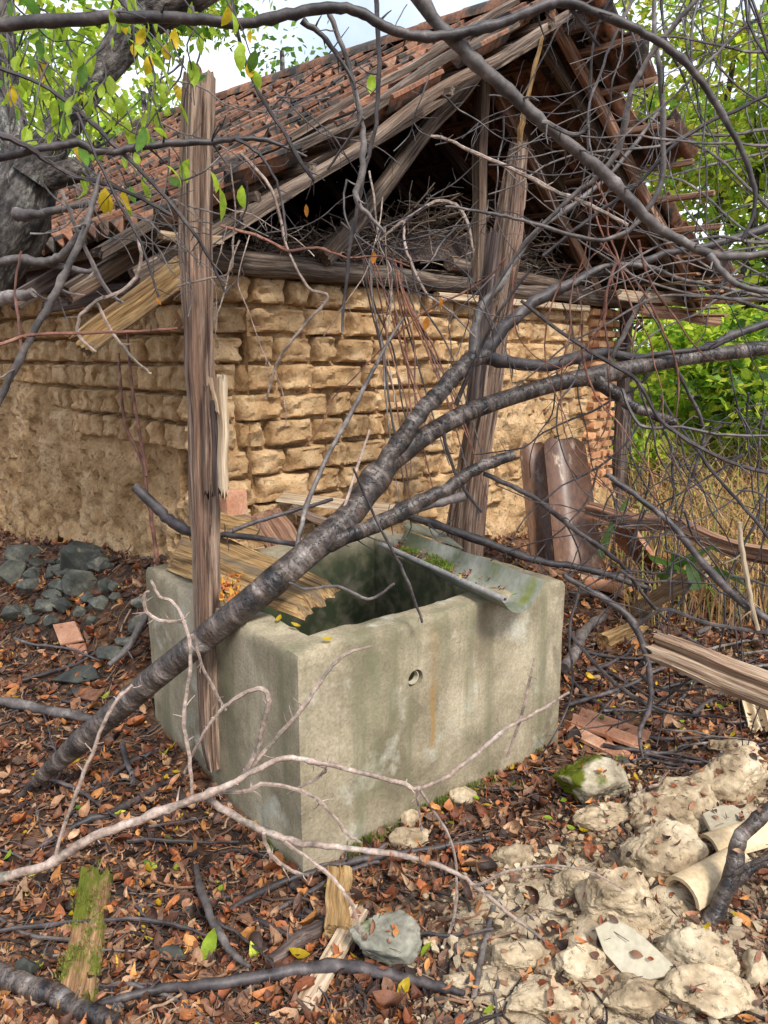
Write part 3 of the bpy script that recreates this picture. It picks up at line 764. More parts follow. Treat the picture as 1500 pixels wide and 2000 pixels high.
# broken board sticking out under the left eave
part('loose_rafter', timber(at(168, 668, 2.92), at(352, 530, 3.08), 0.105, 0.06, n=24, wob=.008, up=ZUP, rough=.14, ends=.05, groove=.16, sides=32), ROTWOOD, shed)
part('eave_board', timber(at(60, 545, 4.5), at(355, 475, 3.4), 0.10, 0.04, n=20, wob=.03), DARKWOOD, shed)
part('eave_board', timber(at(90, 600, 4.5), at(355, 540, 3.7), 0.07, 0.04, n=20, wob=.03), DARKWOOD, shed)
part('eave_board', timber(at(320, 458, 3.05), at(425, 470, 3.15), 0.03, 0.05, n=10, wob=.01), PALEWOOD, shed)

# brushwood in the gable opening
bg = Bag()
for k in range(2300):
    s = R.uniform(0.5, WF - 0.35); d = R.uniform(0.05, 1.1)
    hgt = 0.52 * exp(-((s - 2.3) / 1.1) ** 2) + 0.06
    p = SO + U * s + W * d + ZUP * (2.14 + R.uniform(0, hgt) * (1 - .2 * d))
    dr = Vector((R.gauss(0, 1), R.gauss(0, 1), R.gauss(0, .35))).normalized(); ln = R.uniform(.12, .45)
    q = [p - dr * ln / 2]; 
    for i in range(4):
        dr = (dr + Vector((R.gauss(0, .2), R.gauss(0, .2), R.gauss(0, .15)))).normalized(); q.append(q[-1] + dr * ln / 4)
    if q[-1].z < 2.1: continue
    c = R.choice([(.24, .17, .12), (.34, .25, .18), (.14, .10, .08), (.44, .35, .27)])
    v, f, r_ = sweep(q, [R.uniform(.0015, .004)] * 5, 4); bg.add(v, f, r_, c)
vs = []; fs = []
o = link('brushwood', mesh_of('brushwood', bg.v, bg.f, STRAW, **bg.kw())); o['kind'] = 'stuff'; tag(o, 'dry brown brushwood heaped in the open gable above the wall', 'brushwood')
bg = Bag()
V = []
for j in range(13):
    for i in range(41):
        s = 0.5 + (WF - .8) * i / 40; d = 0.10 + 1.1 * j / 12
        z = 2.10 + (0.42 * exp(-((s - 2.3) / 1.1) ** 2) * min(1, .4 + j / 4)) + 0.04 * fbm(s * 6, d * 6, 1, 3)
        V.append(SO + U * s + W * d + ZUP * z)
F = [(j * 41 + i, j * 41 + i + 1, (j + 1) * 41 + i + 1, (j + 1) * 41 + i) for j in range(12) for i in range(40)]
o = solo('straw_heap', V, F, DARKWOOD, 'dark matted straw under the brushwood in the gable', 'straw'); o['kind'] = 'stuff'

# ------------------------------------------------------------------ concrete tank
def make_tank():
    t = thing('concrete_tank', 'open square concrete tank stained green with round pipe hole', 'water tank', T0)
    th = 0.135; NS = 44
    oc = [Vector((0, 0)), Vector((TLU, 0)), Vector((TLU, TLW)), Vector((0, TLW))]
    ic = [Vector((th, th)), Vector((TLU - th, th)), Vector((TLU - th, TLW - th)), Vector((th, TLW - th))]
    prof = [(0, -0.25 + 0.025 * i * (TH + .25 - .02) / (0.025 * 32)) for i in range(33)] + [(0.05, TH - .004), (0.15, TH), (0.35, TH), (0.6, TH), (0.82, TH), (0.94, TH - .004)]
    prof += [(1, TH - .02 - (TH - .10) * i / 16) for i in range(17)]
    V = []; np_ = len(prof)
    for e in range(4):
        for i in range(NS):
            f = i / NS
            o_ = oc[e].lerp(oc[(e + 1) % 4], f); n_ = ic[e].lerp(ic[(e + 1) % 4], f)
            for (a, z) in prof:
                q = o_.lerp(n_, a)
                w = T0 + TU * q.x + TW * q.y
                out = (o_ - n_).normalized(); o3 = TU * out.x + TW * out.y
                top = smooth(TH - .05, TH, z)
                w = w + o3 * (0.0045 * fbm(w.x * 5, w.y * 5, z * 5, 3))
                zz = z + top * (0.010 * fbm(w.x * 5, w.y * 5, 3, 3))
                if a in (0, 0.05) and z > TH - .05:       # chipped arris
                    c = max(0, fbm(w.x * 12, w.y * 12, z * 6, 4) - 0.15) * 0.055; w = w - o3 * c; zz -= c * .7
                if a >= 0.94 and z > TH - .04:
                    c = max(0, fbm(w.x * 9 + 5, w.y * 9, z * 6, 3) + 0.2) * 0.026; w = w + o3 * c; zz -= c * .5
                V.append(Vector((w.x, w.y, zz)))
    n = 4 * NS; F = []
    for i in range(n):
        for k in range(np_ - 1):
            a = i * np_ + k; b = ((i + 1) % n) * np_ + k; F.append((a, b, b + 1, a + 1))
    F.append(tuple(i * np_ + np_ - 1 for i in range(n)))             # floor
    F.append(tuple(i * np_ for i in range(n - 1, -1, -1)))           # underside
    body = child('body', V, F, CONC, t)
    # pipe hole through the front wall
    hc = None
    for y in [2.1 + 0.002 * i for i in range(500)]:
        p = at(812, 1326, y)
        if (p - T0).dot(TW) >= 0: hc = p; break
    me = bpy.data.meshes.new('cut'); bm = bmesh.new(); bmesh.ops.create_cone(bm, cap_ends=True, segments=28, radius1=.034, radius2=.034, depth=.5)
    bmesh.ops.transform(bm, matrix=Matrix.Translation(hc) @ TW.to_track_quat('Z', 'Y').to_matrix().to_4x4(), verts=bm.verts); bm.to_mesh(me); bm.free()
    co = bpy.data.objects.new('cut', me); COL.objects.link(co)
    md = body.modifiers.new('b', 'BOOLEAN'); md.operation = 'DIFFERENCE'; md.object = co; md.solver = 'EXACT'
    bpy.context.view_layer.update()
    dg = bpy.context.evaluated_depsgraph_get(); nm = bpy.data.meshes.new_from_object(body.evaluated_get(dg))
    if nm.attributes.get('rest'): nm.attributes.remove(nm.attributes['rest'])
    aa = nm.attributes.new('rest', 'FLOAT_VECTOR', 'POINT'); aa.data.foreach_set('vector', [c for v in nm.vertices for c in ((v.co.x * cos(TA) + v.co.y * sin(TA)), (-v.co.x * sin(TA) + v.co.y * cos(TA)), v.co.z)])
    nm.set_sharp_from_angle(angle=radians(48))
    if not nm.materials: nm.materials.append(CONC)
    body.modifiers.clear(); body.data = nm; nm.name = 'body'
    bpy.data.objects.remove(co)
    # plastic pipe stub in the hole
    V = []; F = []; g = 24
    c0 = hc + TW * 0.010 + ZUP * 0.004 - TU * .004
    for (r, d) in ((.026, 0), (.026, .02), (.0225, .02), (.0225, 0)):
        for k in range(g):
            an = 2 * pi * k / g; V.append(c0 + TW * d + TU * r * cos(an) + ZUP * r * sin(an))
    for q in range(4):
        for k in range(g):
            a = q * g + k; b = q * g + (k + 1) % g; c = ((q + 1) % 4) * g
            F.append((a, b, c + (k + 1) % g, c + k))
    child('pipe', V, F, SLAB, t)
    # brown water in the bottom
    v, f = quad_slab(*[T0 + TU * a + TW * b + ZUP * 0.13 for a, b in ((.12, .12), (TLU - .12, .12), (TLU - .12, TLW - .12), (.12, TLW - .12))], ZUP, .03)
    wm = material('dark_water', [(0.3, (0.012, 0.016, 0.010)), (0.7, (0.03, 0.035, 0.02))], scale=3, bump=0.05, rough=0.08, spec=0.6, var=0)
    child('water', v, f, wm, t, smooth_=False)
    return t
make_tank()

# moss along the foot of the tank
bg = Bag()
def tuft(bag, p, r, hgt, n, cols):
    for i in range(n):
        a = R.uniform(0, 2 * pi); q = p + Vector((cos(a), sin(a), 0)) * r * sqrt(R.random())
        d = Vector((R.gauss(0, .5), R.gauss(0, .5), 1)).normalized() * hgt * R.uniform(.5, 1.2); w = Vector((-d.y, d.x, 0)); w = w.normalized() * .0015 if w.length > 1e-6 else Vector((.0015, 0, 0))
        bag.add([q - w, q + w, q + d], [(0, 1, 2)], None, R.choice(cols))
MC = [(.09, .14, .015), (.15, .20, .02), (.06, .09, .01), (.20, .22, .05)]
for s in [0.20, .24, .28, .33, .42, .48, .53, .57, .62, .66, .70, .74, .80, .86, 1.15, .52, .60]:
    p = T0 + TU * (s + R.uniform(-.02, .02)) - TW * R.uniform(0.003, .02); p.z = ground(p.x, p.y)
    tuft(bg, p, .035, .030 + .015 * n3(s * 9, 1), 170, MC)
    p2 = p + ZUP * 0.02 + TW * .012; tuft(bg, p2, .02, .02, 60, MC)
for s in (.05, .12, .2):
    p = T0 + TW * s - TU * .01; p.z = ground(p.x, p.y); tuft(bg, p, .03, .03, 130, MC)
for (x, y, n, rr) in ((745, 1895, 260, .03), (790, 1880, 100, .02), (660, 1910, 60, .02), (690, 1885, 200, .025), (1225, 1455, 200, .05), (1240, 1490, 160, .05), (1180, 1525, 160, .04), (1330, 1260, 200, .12), (1430, 1270, 300, .15), (1390, 1225, 200, .12), (1010, 1540, 100, .03), (790, 1690, 90, .03)):
    p = gnd(x, y); tuft(bg, p, rr, .02, n, MC)
o = link('moss_cushions', mesh_of('moss_cushions', bg.v, bg.f, STRAW, **bg.kw())); o['kind'] = 'stuff'; tag(o, 'green moss along the foot of the tank and on the clay', 'moss')

# ------------------------------------------------------------------ posts
def post_thing(name, label, path, mat, section, sides=56, groove=.22, n=9, rough=.12):
    P = parse(path); pts = [at(q[0], q[1], q[3]) for q in P]; S = catmull([(*p, m_of(q[2], p)) for p, q in zip(pts, P)], n)
    sd = R.uniform(0, 99); base = rect_r(*section, 0.03); N = len(S)
    def f(an, t, r):
        x, y = base(an, t, r); g = 1 + rough * fbm(cos(an) * 2 + sd, sin(an) * 2, t * 5, 4)
        gg = abs(n3(cos(an) * 3.6 + sd, sin(an) * 3.6, t * 2.2))
        if gg < 0.05: g -= groove * (1 - gg / .05) * smooth(-.2, .2, n3(t * 6, sd, an))
        return (x * g, y * g)
    PP = [Vector(q[:3]) for q in S]
    t_ = thing(name, label, 'post', PP[-1])
    V, F, RS = sweep(PP, [q[3] for q in S], sides, rfun=f, up=Vector((cos(radians(-52)), sin(radians(-52)), 0)))
    d = (PP[0] - PP[1]).normalized()
    for k in range(sides): V[k] = V[k] + d * (0.05 * n3(k * .8, sd) + .02 * ((k * 7) % 3))
    child('shaft', V, F, mat, t_, rest=RS)
    return t_
post1 = post_thing('wooden_post', 'tall weathered grey wooden post standing at the left of the concrete tank',
    '388,165,72,2.60; 385,300,74,2.59; 383,450,74,2.59; 386,560,76,2.58; 388,640,68,2.58; 388,720,68,2.58; 394,800,64,2.58; 396,900,62,2.57; 400,980,66,2.57; 402,1060,60,2.57; 404,1130,64,2.57; 404,1250,56,2.57; 406,1350,50,2.57; 410,1440,44,2.57; 418,1500,36,2.57', POSTWOOD, (0.66, 0.66))
# splintered plank nailed to the post
part('splintered_plank', timber(at(436, 948, 2.49), at(434, 750, 2.50), 0.028, 0.03, n=18, rough=.2, ends=.04, up=U), PALEWOOD, post1)
part('splintered_plank', timber(at(424, 950, 2.50), at(420, 800, 2.51), 0.035, 0.03, n=18, rough=.25, ends=.05, up=U), DARKWOOD, post1)
part('splintered_plank', timber(at(408, 945, 2.49), at(404, 775, 2.50), 0.028, 0.02, n=18, rough=.25, ends=.06, up=U), POSTWOOD, post1)
part('splinter', timber(at(425, 800, 2.49), at(412, 745, 2.50), 0.012, 0.012, n=8, rough=.3, ends=.02, up=U), PALEWOOD, post1)
post2 = post_thing('wooden_post', 'leaning split wooden post standing behind the tank in front of the brick wall',
    '1012,292,42,4.15; 1004,350,54,4.15; 994,430,60,4.16; 982,520,66,4.17; 972,580,70,4.18; 958,650,72,4.2; 950,720,74,4.2; 940,800,70,4.2; 928,880,70,4.2; 918,960,72,4.2; 908,1040,80,4.2; 900,1200,84,4.2', POSTWOOD, (0.66, 0.66))
part('dark_half', timber(at(965, 470, 4.08), at(925, 780, 4.10), 0.07, 0.05, n=18, rough=.2, ends=.08, up=U), DARKWOOD, post2)
tl = thing('slender_branch_post', 'thin bare brown stick rising from the top of the leaning post', 'stick', at(1015, 285, 4.1))
g, P, Q = branch_geo('1013,290,12; 1018,250,14; 1030,190,10; 1045,130,10; 1060,70,8', [4.1, 4.0]); child('stem', g[0], g[1], ROTWOOD, tl, rest=g[2])

# ------------------------------------------------------------------ things lying on the tank
def board(name, label, cat, corners, thick, mat, z=None, nx=40, ny=14, jag=0.03, warp=0.01, par=None, grain=True, rough=.004, group=None):
    """plank from four world corners a-b (one long edge) and d-c (other), broken at both ends"""
    a, b, c, d = [Vector(q) for q in corners]; nrm = (b - a).cross(d - a).normalized()
    if nrm.z < 0: nrm = -nrm
    sd = R.uniform(0, 99); V = []; RS = []; L = (b - a).length; Wd = (d - a).length
    for lay in (0, 1):
        for j in range(ny + 1):
            v = j / ny; j0 = jag * (n3(v * 5, sd) + .4 * n3(v * 17, sd)); j1 = jag * (n3(v * 5, sd + 9) + .5 * n3(v * 19, sd))
            for i in range(nx + 1):
                u = i / nx; uu = u + (j0 * (1 - u) + j1 * u) / L
                p = a.lerp(b, uu).lerp(d.lerp(c, uu), v + 0.05 * n3(u * 4, sd + 4) * (2 * v - 1))
                g = rough * fbm(v * 14 + sd, u * 3, 0, 3)
                e = min(v, 1 - v, (u) * L / Wd, (1 - u) * L / Wd); edge = smooth(0.0, 0.06, e)
                h = (thick * edge + g) if lay == 0 else 0.0
                V.append(p + nrm * (h + warp * n3(u * 2.5, v * 1.5, sd))); RS.append((v * Wd, h, u * L + sd))
    nv = nx + 1; B = nv * (ny + 1); F = []
    for j in range(ny):
        for i in range(nx):
            q = j * nv + i; F.append((q, q + 1, q + nv + 1, q + nv)); F.append((B + q, B + q + nv, B + q + nv + 1, B + q + 1))
    for i in range(nx):
        F.append((i, B + i, B + i + 1, i + 1)); q = ny * nv + i; F.append((q, q + 1, B + q + 1, B + q))
    for j in range(ny):
        q = j * nv; F.append((q, q + nv, B + q + nv, B + q)); q += nx; F.append((q, B + q, B + q + nv, q + nv))
    if par is not None: return child(name, V, F, mat, par, rest=RS)
    o = solo(name, V, F, mat, label, cat, group, rest=RS); return o
board('rotten_board', 'broad yellow rotten board with ragged ends lying across the tank corner', 'board',
      [onz(318, 1108, .735), onz(590, 1212, .735), onz(668, 1150, .735), onz(372, 1032, .735)], .035, ROTWOOD, jag=.06, warp=.015, rough=.008)
board('rotten_board', 'short yellow rotten board leaning behind the grey post', 'board',
      [onz(400, 1045, .80), onz(520, 1062, .80), onz(490, 1015, .82), onz(420, 1000, .86)], .03, ROTWOOD, jag=.04, rough=.006)
board('plank', 'brown weathered plank propped behind the tank by the pink brick', 'plank',
      [at(530, 1095, 3.55), at(482, 1010, 3.62), at(545, 990, 3.66), at(610, 1075, 3.58)], .02, REDWOOD, jag=.02)
# pinkish brick behind the post
def block(name, label, cat, c, dims, rot, mat, rough=.01, n=7, par=None, group=None):
    bm = bmesh.new(); bmesh.ops.create_cube(bm, size=1); bmesh.ops.subdivide_edges(bm, edges=bm.edges, cuts=n, use_grid_fill=True)
    sd = R.uniform(0, 99); V = []
    M = rot.to_4x4(); M.translation = c
    for v in bm.verts:
        q = Vector((v.co.x, v.co.y, v.co.z)); e = 1 - 0.08 * (abs(q.x * 2) ** 8 + abs(q.y * 2) ** 8 + abs(q.z * 2) ** 8) / 2
        q = Vector((q.x * dims[0], q.y * dims[1], q.z * dims[2])) * e
        q += Vector((fbm(q.x * 20 + sd, q.y * 20, q.z * 20), fbm(q.x * 20, q.y * 20 + sd, q.z * 20), fbm(q.x * 20, q.y * 20, q.z * 20 + sd))) * rough
        V.append(M @ q)
    F = [tuple(v.index for v in f.verts) for f in bm.faces]; RSV = [v.co.copy() for v in bm.verts]; bm.free()
    if par: return child(name, V, F, mat, par)
    return solo(name, V, F, mat, label, cat, group)
Rz = lambda a: Matrix.Rotation(radians(a), 3, 'Z')
block('clay_brick', 'single pink clay brick standing on end behind the grey post', 'brick', at(457, 985, 3.55), (.12, .07, .15), Rz(40), PINKTILE, .002)
board('plank', 'pale pinkish plank lying level along the wall behind the tank', 'plank', [at(540, 980, 3.95), at(790, 1012, 4.3), at(790, 995, 4.45), at(545, 968, 4.1)], .03, PALEWOOD, jag=.02)
board('plank', 'thin grey plank under the pale one behind the tank', 'plank', [at(560, 1000, 3.85), at(690, 1052, 3.7), at(700, 1040, 3.8), at(575, 990, 3.95)], .015, OLDWOOD, jag=.02)

# gutter
def make_gutter():
    p0 = onz(768, 1050, .765); p1 = onz(1022, 1158, .755)
    t = thing('metal_gutter', 'half-round grey metal gutter with rolled edge lying across the tank', 'gutter', p0.lerp(p1, .5))
    a0, b0 = onz(743, 1064, .775), onz(792, 1036, .795)
    a1, b1 = onz(982, 1172, .775), onz(1063, 1133, .79)
    V = []; RS = []; n, m = 34, 16; th = .002
    for lay in (0, 1):
        for i in range(n + 1):
            u = i / n; a = a0.lerp(a1, u); b = b0.lerp(b1, u); w = (b - a).length; ax = (b - a).normalized(); dp = 0.082 * (0.55 + .45 * smooth(0, .8, u))
            for k in range(m + 1):
                s = k / m; e = (1 - abs(2 * s - 1) ** 2.2)
                rag = .012 * fbm(u * 9, 3, 1, 3) if k == m else 0
                q = a + ax * (w * s + rag) - ZUP * (dp * e) + ZUP * (0.003 * fbm(u * 5, s * 3, 1, 2)) - ZUP * lay * th
                V.append(q); RS.append((s * w, 0, u * .9))
    nv = m + 1; B = nv * (n + 1); F = []
    for i in range(n):
        for k in range(m):
            q = i * nv + k; F.append((q, q + 1, q + nv + 1, q + nv)); F.append((B + q, B + q + nv, B + q + nv + 1, B + q + 1))
    for k in range(m):
        F.append((k, B + k, B + k + 1, k + 1)); q = n * nv + k; F.append((q, q + 1, B + q + 1, B + q))
    for i in range(n):
        q = i * nv; F.append((q, q + nv, B + q + nv, B + q)); q += m; F.append((q, B + q, B + q + nv, q + nv))
    child('trough', V, F, ZINC, t, rest=RS)
    # rolled edge: an open tube
    c0 = a0 + ZUP * .004; c1 = a1 + ZUP * .004 + (a1 - a0).normalized() * .012; V = []; F = []; g = 16; d = (c1 - c0).normalized(); bx = d.cross(ZUP).normalized(); uz = bx.cross(d)
    for r in (.0105, .0075):
        for i in range(9):
            for k in range(g):
                an = 2 * pi * k / g; V.append(c0.lerp(c1, i / 8) + bx * r * cos(an) + uz * r * sin(an))
    for s_ in (0, 9 * g):
        for i in range(8):
            for k in range(g):
                a = s_ + i * g + k; b = s_ + i * g + (k + 1) % g; F.append((a, b, b + g, a + g))
    for i in (0, 8):
        for k in range(g):
            a = i * g + k; b = i * g + (k + 1) % g; F.append((a, b, b + 9 * g, a + 9 * g))
    child('rolled_edge', V, F, PIPEM, t)
    # flat torn strip beyond the trough
    return a0, a1, b0, b1
ga0, ga1, gb0, gb1 = make_gutter()
board('metal_strip', 'flat pale torn sheet metal strip between the gutter and the posts', 'sheet metal', [onz(788, 1034, .745), onz(905, 1072, .745), onz(870, 1042, .75), onz(792, 1015, .745)], .004, ZINC, jag=.03, rough=.001)

# ------------------------------------------------------------------ tall brown troughs leaning on the wall
def leaning(name, label, cat, b, t, wbot, wtop, mat, depthf=.35, face=None, tongue=True):
    b = Vector(b); t = Vector(t); d = (t - b).normalized(); face = face or NF; sd = R.uniform(0, 9)
    ax = d.cross(face).normalized(); nn = ax.cross(d)
    V = []; RS = []; n, m = 30, 14; L = (t - b).length
    for lay in (0, 1):
        for i in range(n + 1):
            u = i / n; w = wbot + (wtop - wbot) * u
            if tongue: w *= sqrt(max(0.05, 1 - smooth(.86, 1.03, u) ** 2 * .9))
            for k in range(m + 1):
                s = -1 + 2 * k / m
                q = b.lerp(t, u) + ax * (s * w / 2) + nn * ((s * s) * w * depthf * (.9)) + nn * .006 * fbm(u * 4, s, sd, 2) - nn * lay * .012
                V.append(q); RS.append((s * w / 2, 0, u * L + sd))
    nv = m + 1; B = nv * (n + 1); F = []
    for i in range(n):
        for k in range(m):
            q = i * nv + k; F.append((q, q + 1, q + nv + 1, q + nv)); F.append((B + q, B + q + nv, B + q + nv + 1, B + q + 1))
    for k in range(m):
        F.append((k, B + k, B + k + 1, k + 1)); q = n * nv + k; F.append((q, q + 1, B + q + 1, B + q))
    for i in range(n):
        q = i * nv; F.append((q, q + nv, B + q + nv, B + q)); q += m; F.append((q, B + q, B + q + nv, q + nv))
    return solo(name, V, F, mat, label, cat, rest=RS)
leaning('clay_channel', 'broad brown hollow channel with rounded top leaning on the wall', 'channel', at(1122, 1115, 4.35), at(1092, 858, 4.8), .30, .27, BROWNTILE, face=Vector((.1, -.99, 0)).normalized())
leaning('clay_channel', 'narrower dark brown channel leaning just left of the broad one', 'channel', at(1066, 1100, 4.5), at(1038, 866, 4.8), .22, .20, BROWNTILE, face=Vector((.1, -.99, 0)).normalized())

# ------------------------------------------------------------------ left tree, limbs
def trunk_geo(path, Ys, sides=26, rough=.26, sub=14):
    pts, rad = trace(path, Ys); S = catmull([(*p, r) for p, r in zip(pts, rad)], sub); sd = R.uniform(0, 99)
    return sweep([Vector(q[:3]) for q in S], [q[3] for q in S], sides, rough=rough, rscale=9, seed=sd)
tree = thing('leaning_tree', 'old dark rough-barked tree with a leaning limb at the left edge', 'tree', at(-30, 1000, 3.0))
g = trunk_geo('-260,1010,190; -200,800,180; -110,640,170; -50,550,160; 5,465,150; 40,390,140; 62,330,120; 70,290,90', [2.9, 3.1], sides=64); child('trunk', g[0], g[1], TREEBARK, tree, rest=g[2])
g = trunk_geo('30,370,80; 25,250,64; 10,120,56; 0,-60,50', [3.05, 3.2], sides=30); child('limb', g[0], g[1], TREEBARK, tree, rest=g[2])
g = trunk_geo('60,350,100; 110,265,76; 180,165,66; 235,90,74; 270,40,88; 330,0,100; 400,-50,106', [3.0, 3.1], sides=30); child('limb', g[0], g[1], TREEBARK, tree, rest=g[2])
g = trunk_geo('100,350,56; 170,325,50;', [3.0, 2.95]); child('limb', g[0], g[1], TREEBARK, tree, rest=g[2])
for s in ('-20,520,16; 30,505,20; 80,512,22; 120,500,18; 148,465,15; 160,440,12', '80,512,16; 140,525,14; 192,532,8', '-20,585,40; 30,578,26; 64,574,22', '30,420,30; 90,415,18; 175,395,14'):
    g, P, Q = branch_geo(s, [2.7, 2.6]); child('branch', g[0], g[1], TWIGG, tree, rest=g[2])

# ------------------------------------------------------------------ the fallen tree
fallen = thing('fallen_tree', 'dark cherry-barked tree trunk fallen diagonally across the concrete tank', 'tree', onz(45, 1550, 0.0))
TRUNK = '40,1556,14,2.49; 100,1500,43,2.49; 200,1412,57,2.47; 300,1325,64,2.45; 400,1245,67,2.43; 500,1165,71,2.42; 600,1082,69,2.48; 680,1010,67,2.6; 735,935,62,2.72; 790,880,50,2.8; 900,812,46,2.92; 1000,775,43,3.0; 1100,745,43,3.06; 1170,732,43,3.1; 1300,706,36,3.18; 1400,692,36,3.24; 1530,675,34,3.3'
pts, rad = trace(TRUNK, None)
S = catmull([(*p, r) for p, r in zip(pts, rad)], 14)
kn = {int(14 * 1.7): 1.15, int(14 * 5.4): 1.10, int(14 * 8.0): 1.28, int(14 * 9.0): 1.15, int(14 * 13): 1.12}
PT = [Vector(q[:3]) for q in S]; QT = [q[3] * .92 * (1 + sum((v - 1) * exp(-((i - k) / 4.0) ** 2) for k, v in kn.items())) for i, q in enumerate(S)]
g = sweep(PT, QT, 40, rough=.09, rscale=8, seed=4); child('trunk', g[0], g[1], BARK, fallen, rest=g[2])
def fb(s, Y, mat=BARK, n=0, L=(.02, .08), name='branch', **k):
    g, P, Q = branch_geo(s, Y, **k); b = Bag(); b.add(*g)
    if n: spurs(b, P, Q, n, L)
    child(name, b.v, b.f, mat, fallen, rest=b.r); return P, Q
fb('725,950,40; 760,890,42; 800,835,40; 840,785,40; 880,742,38; 915,708,36; 950,692,34', [2.7, 2.95], rough=.14)
fb('940,695,36; 985,705,30; 1060,715,26; 1120,700,28; 1180,690,24; 1260,700,20; 1350,690,18; 1430,655,18; 1530,622,18', [2.95, 3.4], TWIGD, 14)
fb('925,700,30; 935,610,20; 975,560,18; 1010,500,16; 1060,440,14; 1120,400,13; 1200,330,10; 1300,200,8', [2.95, 3.5], TWIGG, 18)
fb('950,690,30; 985,640,27; 1040,592,26; 1100,560,25; 1170,530,24; 1230,522,20; 1300,495,17; 1400,475,18; 1530,435,20', [2.95, 3.25], TWIGD, 14)
fb('1120,555,14; 1180,520,12; 1260,520,10; 1330,545,9; 1400,560,8; 1520,585,7', [3.05, 3.2], TWIGG, 8)
fb('605,1078,36; 680,1048,36; 770,1008,38; 830,975,36; 880,950,34; 930,915,30; 1003,888,24', [2.5, 2.7], rough=.15, n=8)
fb('790,1002,18; 850,982,22; 905,968,22', [2.6, 2.62], TWIGG)
fb('1150,736,40; 1195,762,32; 1240,795,28; 1280,812,25; 1318,824,24', [3.1, 3.0], rough=.18)
fb('262,950,22; 300,985,28; 330,1015,27; 370,1038,22; 430,1044,15; 500,1050,14; 600,1068,12', [2.95, 2.9, 2.6], TWIGD, 5)
fb('640,1062,9; 720,1038,12; 760,1018,10; 800,1010,14; 880,1035,20; 950,1060,20; 1050,1095,18; 1150,1112,15; 1270,1150,12', [3.0, 3.5, 3.6], TWIGD, 24, (.04, .14))
fb('425,1050,10; 470,1030,11; 530,1010,10; 600,990,9; 650,975,8', [2.8, 3.1], TWIGD, 3)
fb('580,1070,12; 598,990,12; 640,890,11; 700,780,10; 740,700,9; 788,620,6', [2.5, 2.85], TWIGG, 5, (.01, .03))
fb('655,1045,7; 690,935,7; 722,840,5', [2.55, 2.7], TWIGP)
fb('690,915,6; 745,1035,7; 790,1120,8; 825,1215,7', [2.2, 2.35], TWIGD, 4, (.01, .04))
fb('770,1140,6; 720,1170,7; 660,1145,7; 600,1150,6; 565,1137,5', [2.3, 2.4], TWIGG)
fb('890,790,12; 930,700,8; 975,610,7; 1040,520,6', [2.9, 2.8], TWIGD, 6)
fb('860,820,9; 880,900,8; 910,960,8; 940,1000,7', [2.85, 2.9], TWIGD, 6)
fb('1175,735,16; 1200,690,13; 1225,640,12; 1245,600,9; 1270,560,7', [3.1, 3.05], TWIGG, 6)
fb('1310,703,9; 1340,760,8; 1375,850,8; 1340,960,7', [3.2, 3.3], TWIGD, 8)
fb('1240,700,14; 1300,690,13; 1380,680,12; 1430,660,10', [3.16, 3.1], TWIGD, 3)
fb('560,1110,10; 600,1050,8; 640,1035,7', [2.46, 2.5], TWIGD)

# ------------------------------------------------------------------ overhanging bare branches
def bare(label, specs, mat=TWIGG, name='bare_branch', spn=10, L=(.02, .09), group=None):
    first = None
    for k, (s, Y) in enumerate(specs):
        g, P, Q = branch_geo(s, Y); b = Bag(); b.add(*g); spurs(b, P, Q, spn if k == 0 else max(3, spn // 2), L)
        if first is None:
            first = thing(name, label, 'branch', P[0], group)
        child('stem' if k == 0 else 'side_branch', b.v, b.f, mat, first, rest=b.r)
    return first
bare('thick dark wavy branch crossing the whole top of the view', [
    ('-30,50,32; 100,42,29; 250,32,27; 400,38,25; 480,45,24; 560,28,25; 640,15,25; 700,22,24; 750,50,24; 800,68,23; 860,70,22; 930,58,22; 1000,38,21; 1060,12,22; 1110,5,22; 1180,30,20; 1260,65,18; 1320,105,17; 1370,160,15; 1420,240,14; 1460,320,13; 1475,400,10; 1450,470,7', [2.0, 2.05, 2.15, 2.2]),
    ('590,40,15; 630,70,12; 660,110,10; 690,160,8; 700,220,6', [2.1, 2.1]),
    ('1110,8,12; 1140,50,9; 1170,90,7', [2.15, 2.2])], TWIGD, spn=16)
bare('smooth grey branch slanting down from the top centre to the right edge', [
    ('790,-40,36; 860,50,33; 930,122,31; 990,175,29; 1050,230,28; 1120,290,27; 1180,337,27; 1230,390,26; 1280,440,25; 1340,475,22; 1390,497,21; 1450,500,18; 1530,490,18', [2.1, 2.3]),
    ('1385,497,18; 1410,530,16; 1450,560,13; 1530,575,12', [2.25, 2.2]),
    ('1060,238,10; 1120,262,9; 1150,250,7', [2.15, 2.1])], TWIGG, spn=14)
bare('thin dark shoot hanging from the top branch left of the gable', [('452,-10,9; 470,90,9; 505,180,9; 550,250,9; 590,320,9; 615,352,7', [2.05, 2.1])], TWIGD)
bare('pale bent shoot hanging in front of the roof centre', [('640,18,13; 668,90,12; 690,160,13; 706,250,14; 709,320,14; 694,385,15; 720,420,10; 750,452,6', [2.1, 2.15]), ('708,230,8; 640,330,6;', [2.1, 2.2])], TWIGG, spn=4)
bare('straight dark shoot hanging right beside the pale bent one', [('733,-10,11; 740,120,11; 735,240,10; 715,320,9; 695,420,9; 680,500,9; 668,650,6', [2.12, 2.2])], TWIGD, spn=6)
bare('dark wavy branch crossing low in front of the left roof', [('-20,313,17; 80,290,17; 150,280,19; 200,297,18; 260,290,17; 330,280,16; 400,278,14; 460,272,12; 520,275,9; 600,305,6', [1.9, 2.1]), ('460,272,8; 505,300,7; 545,370,6; 560,470,5', [2.05, 2.1])], TWIGD, spn=12)
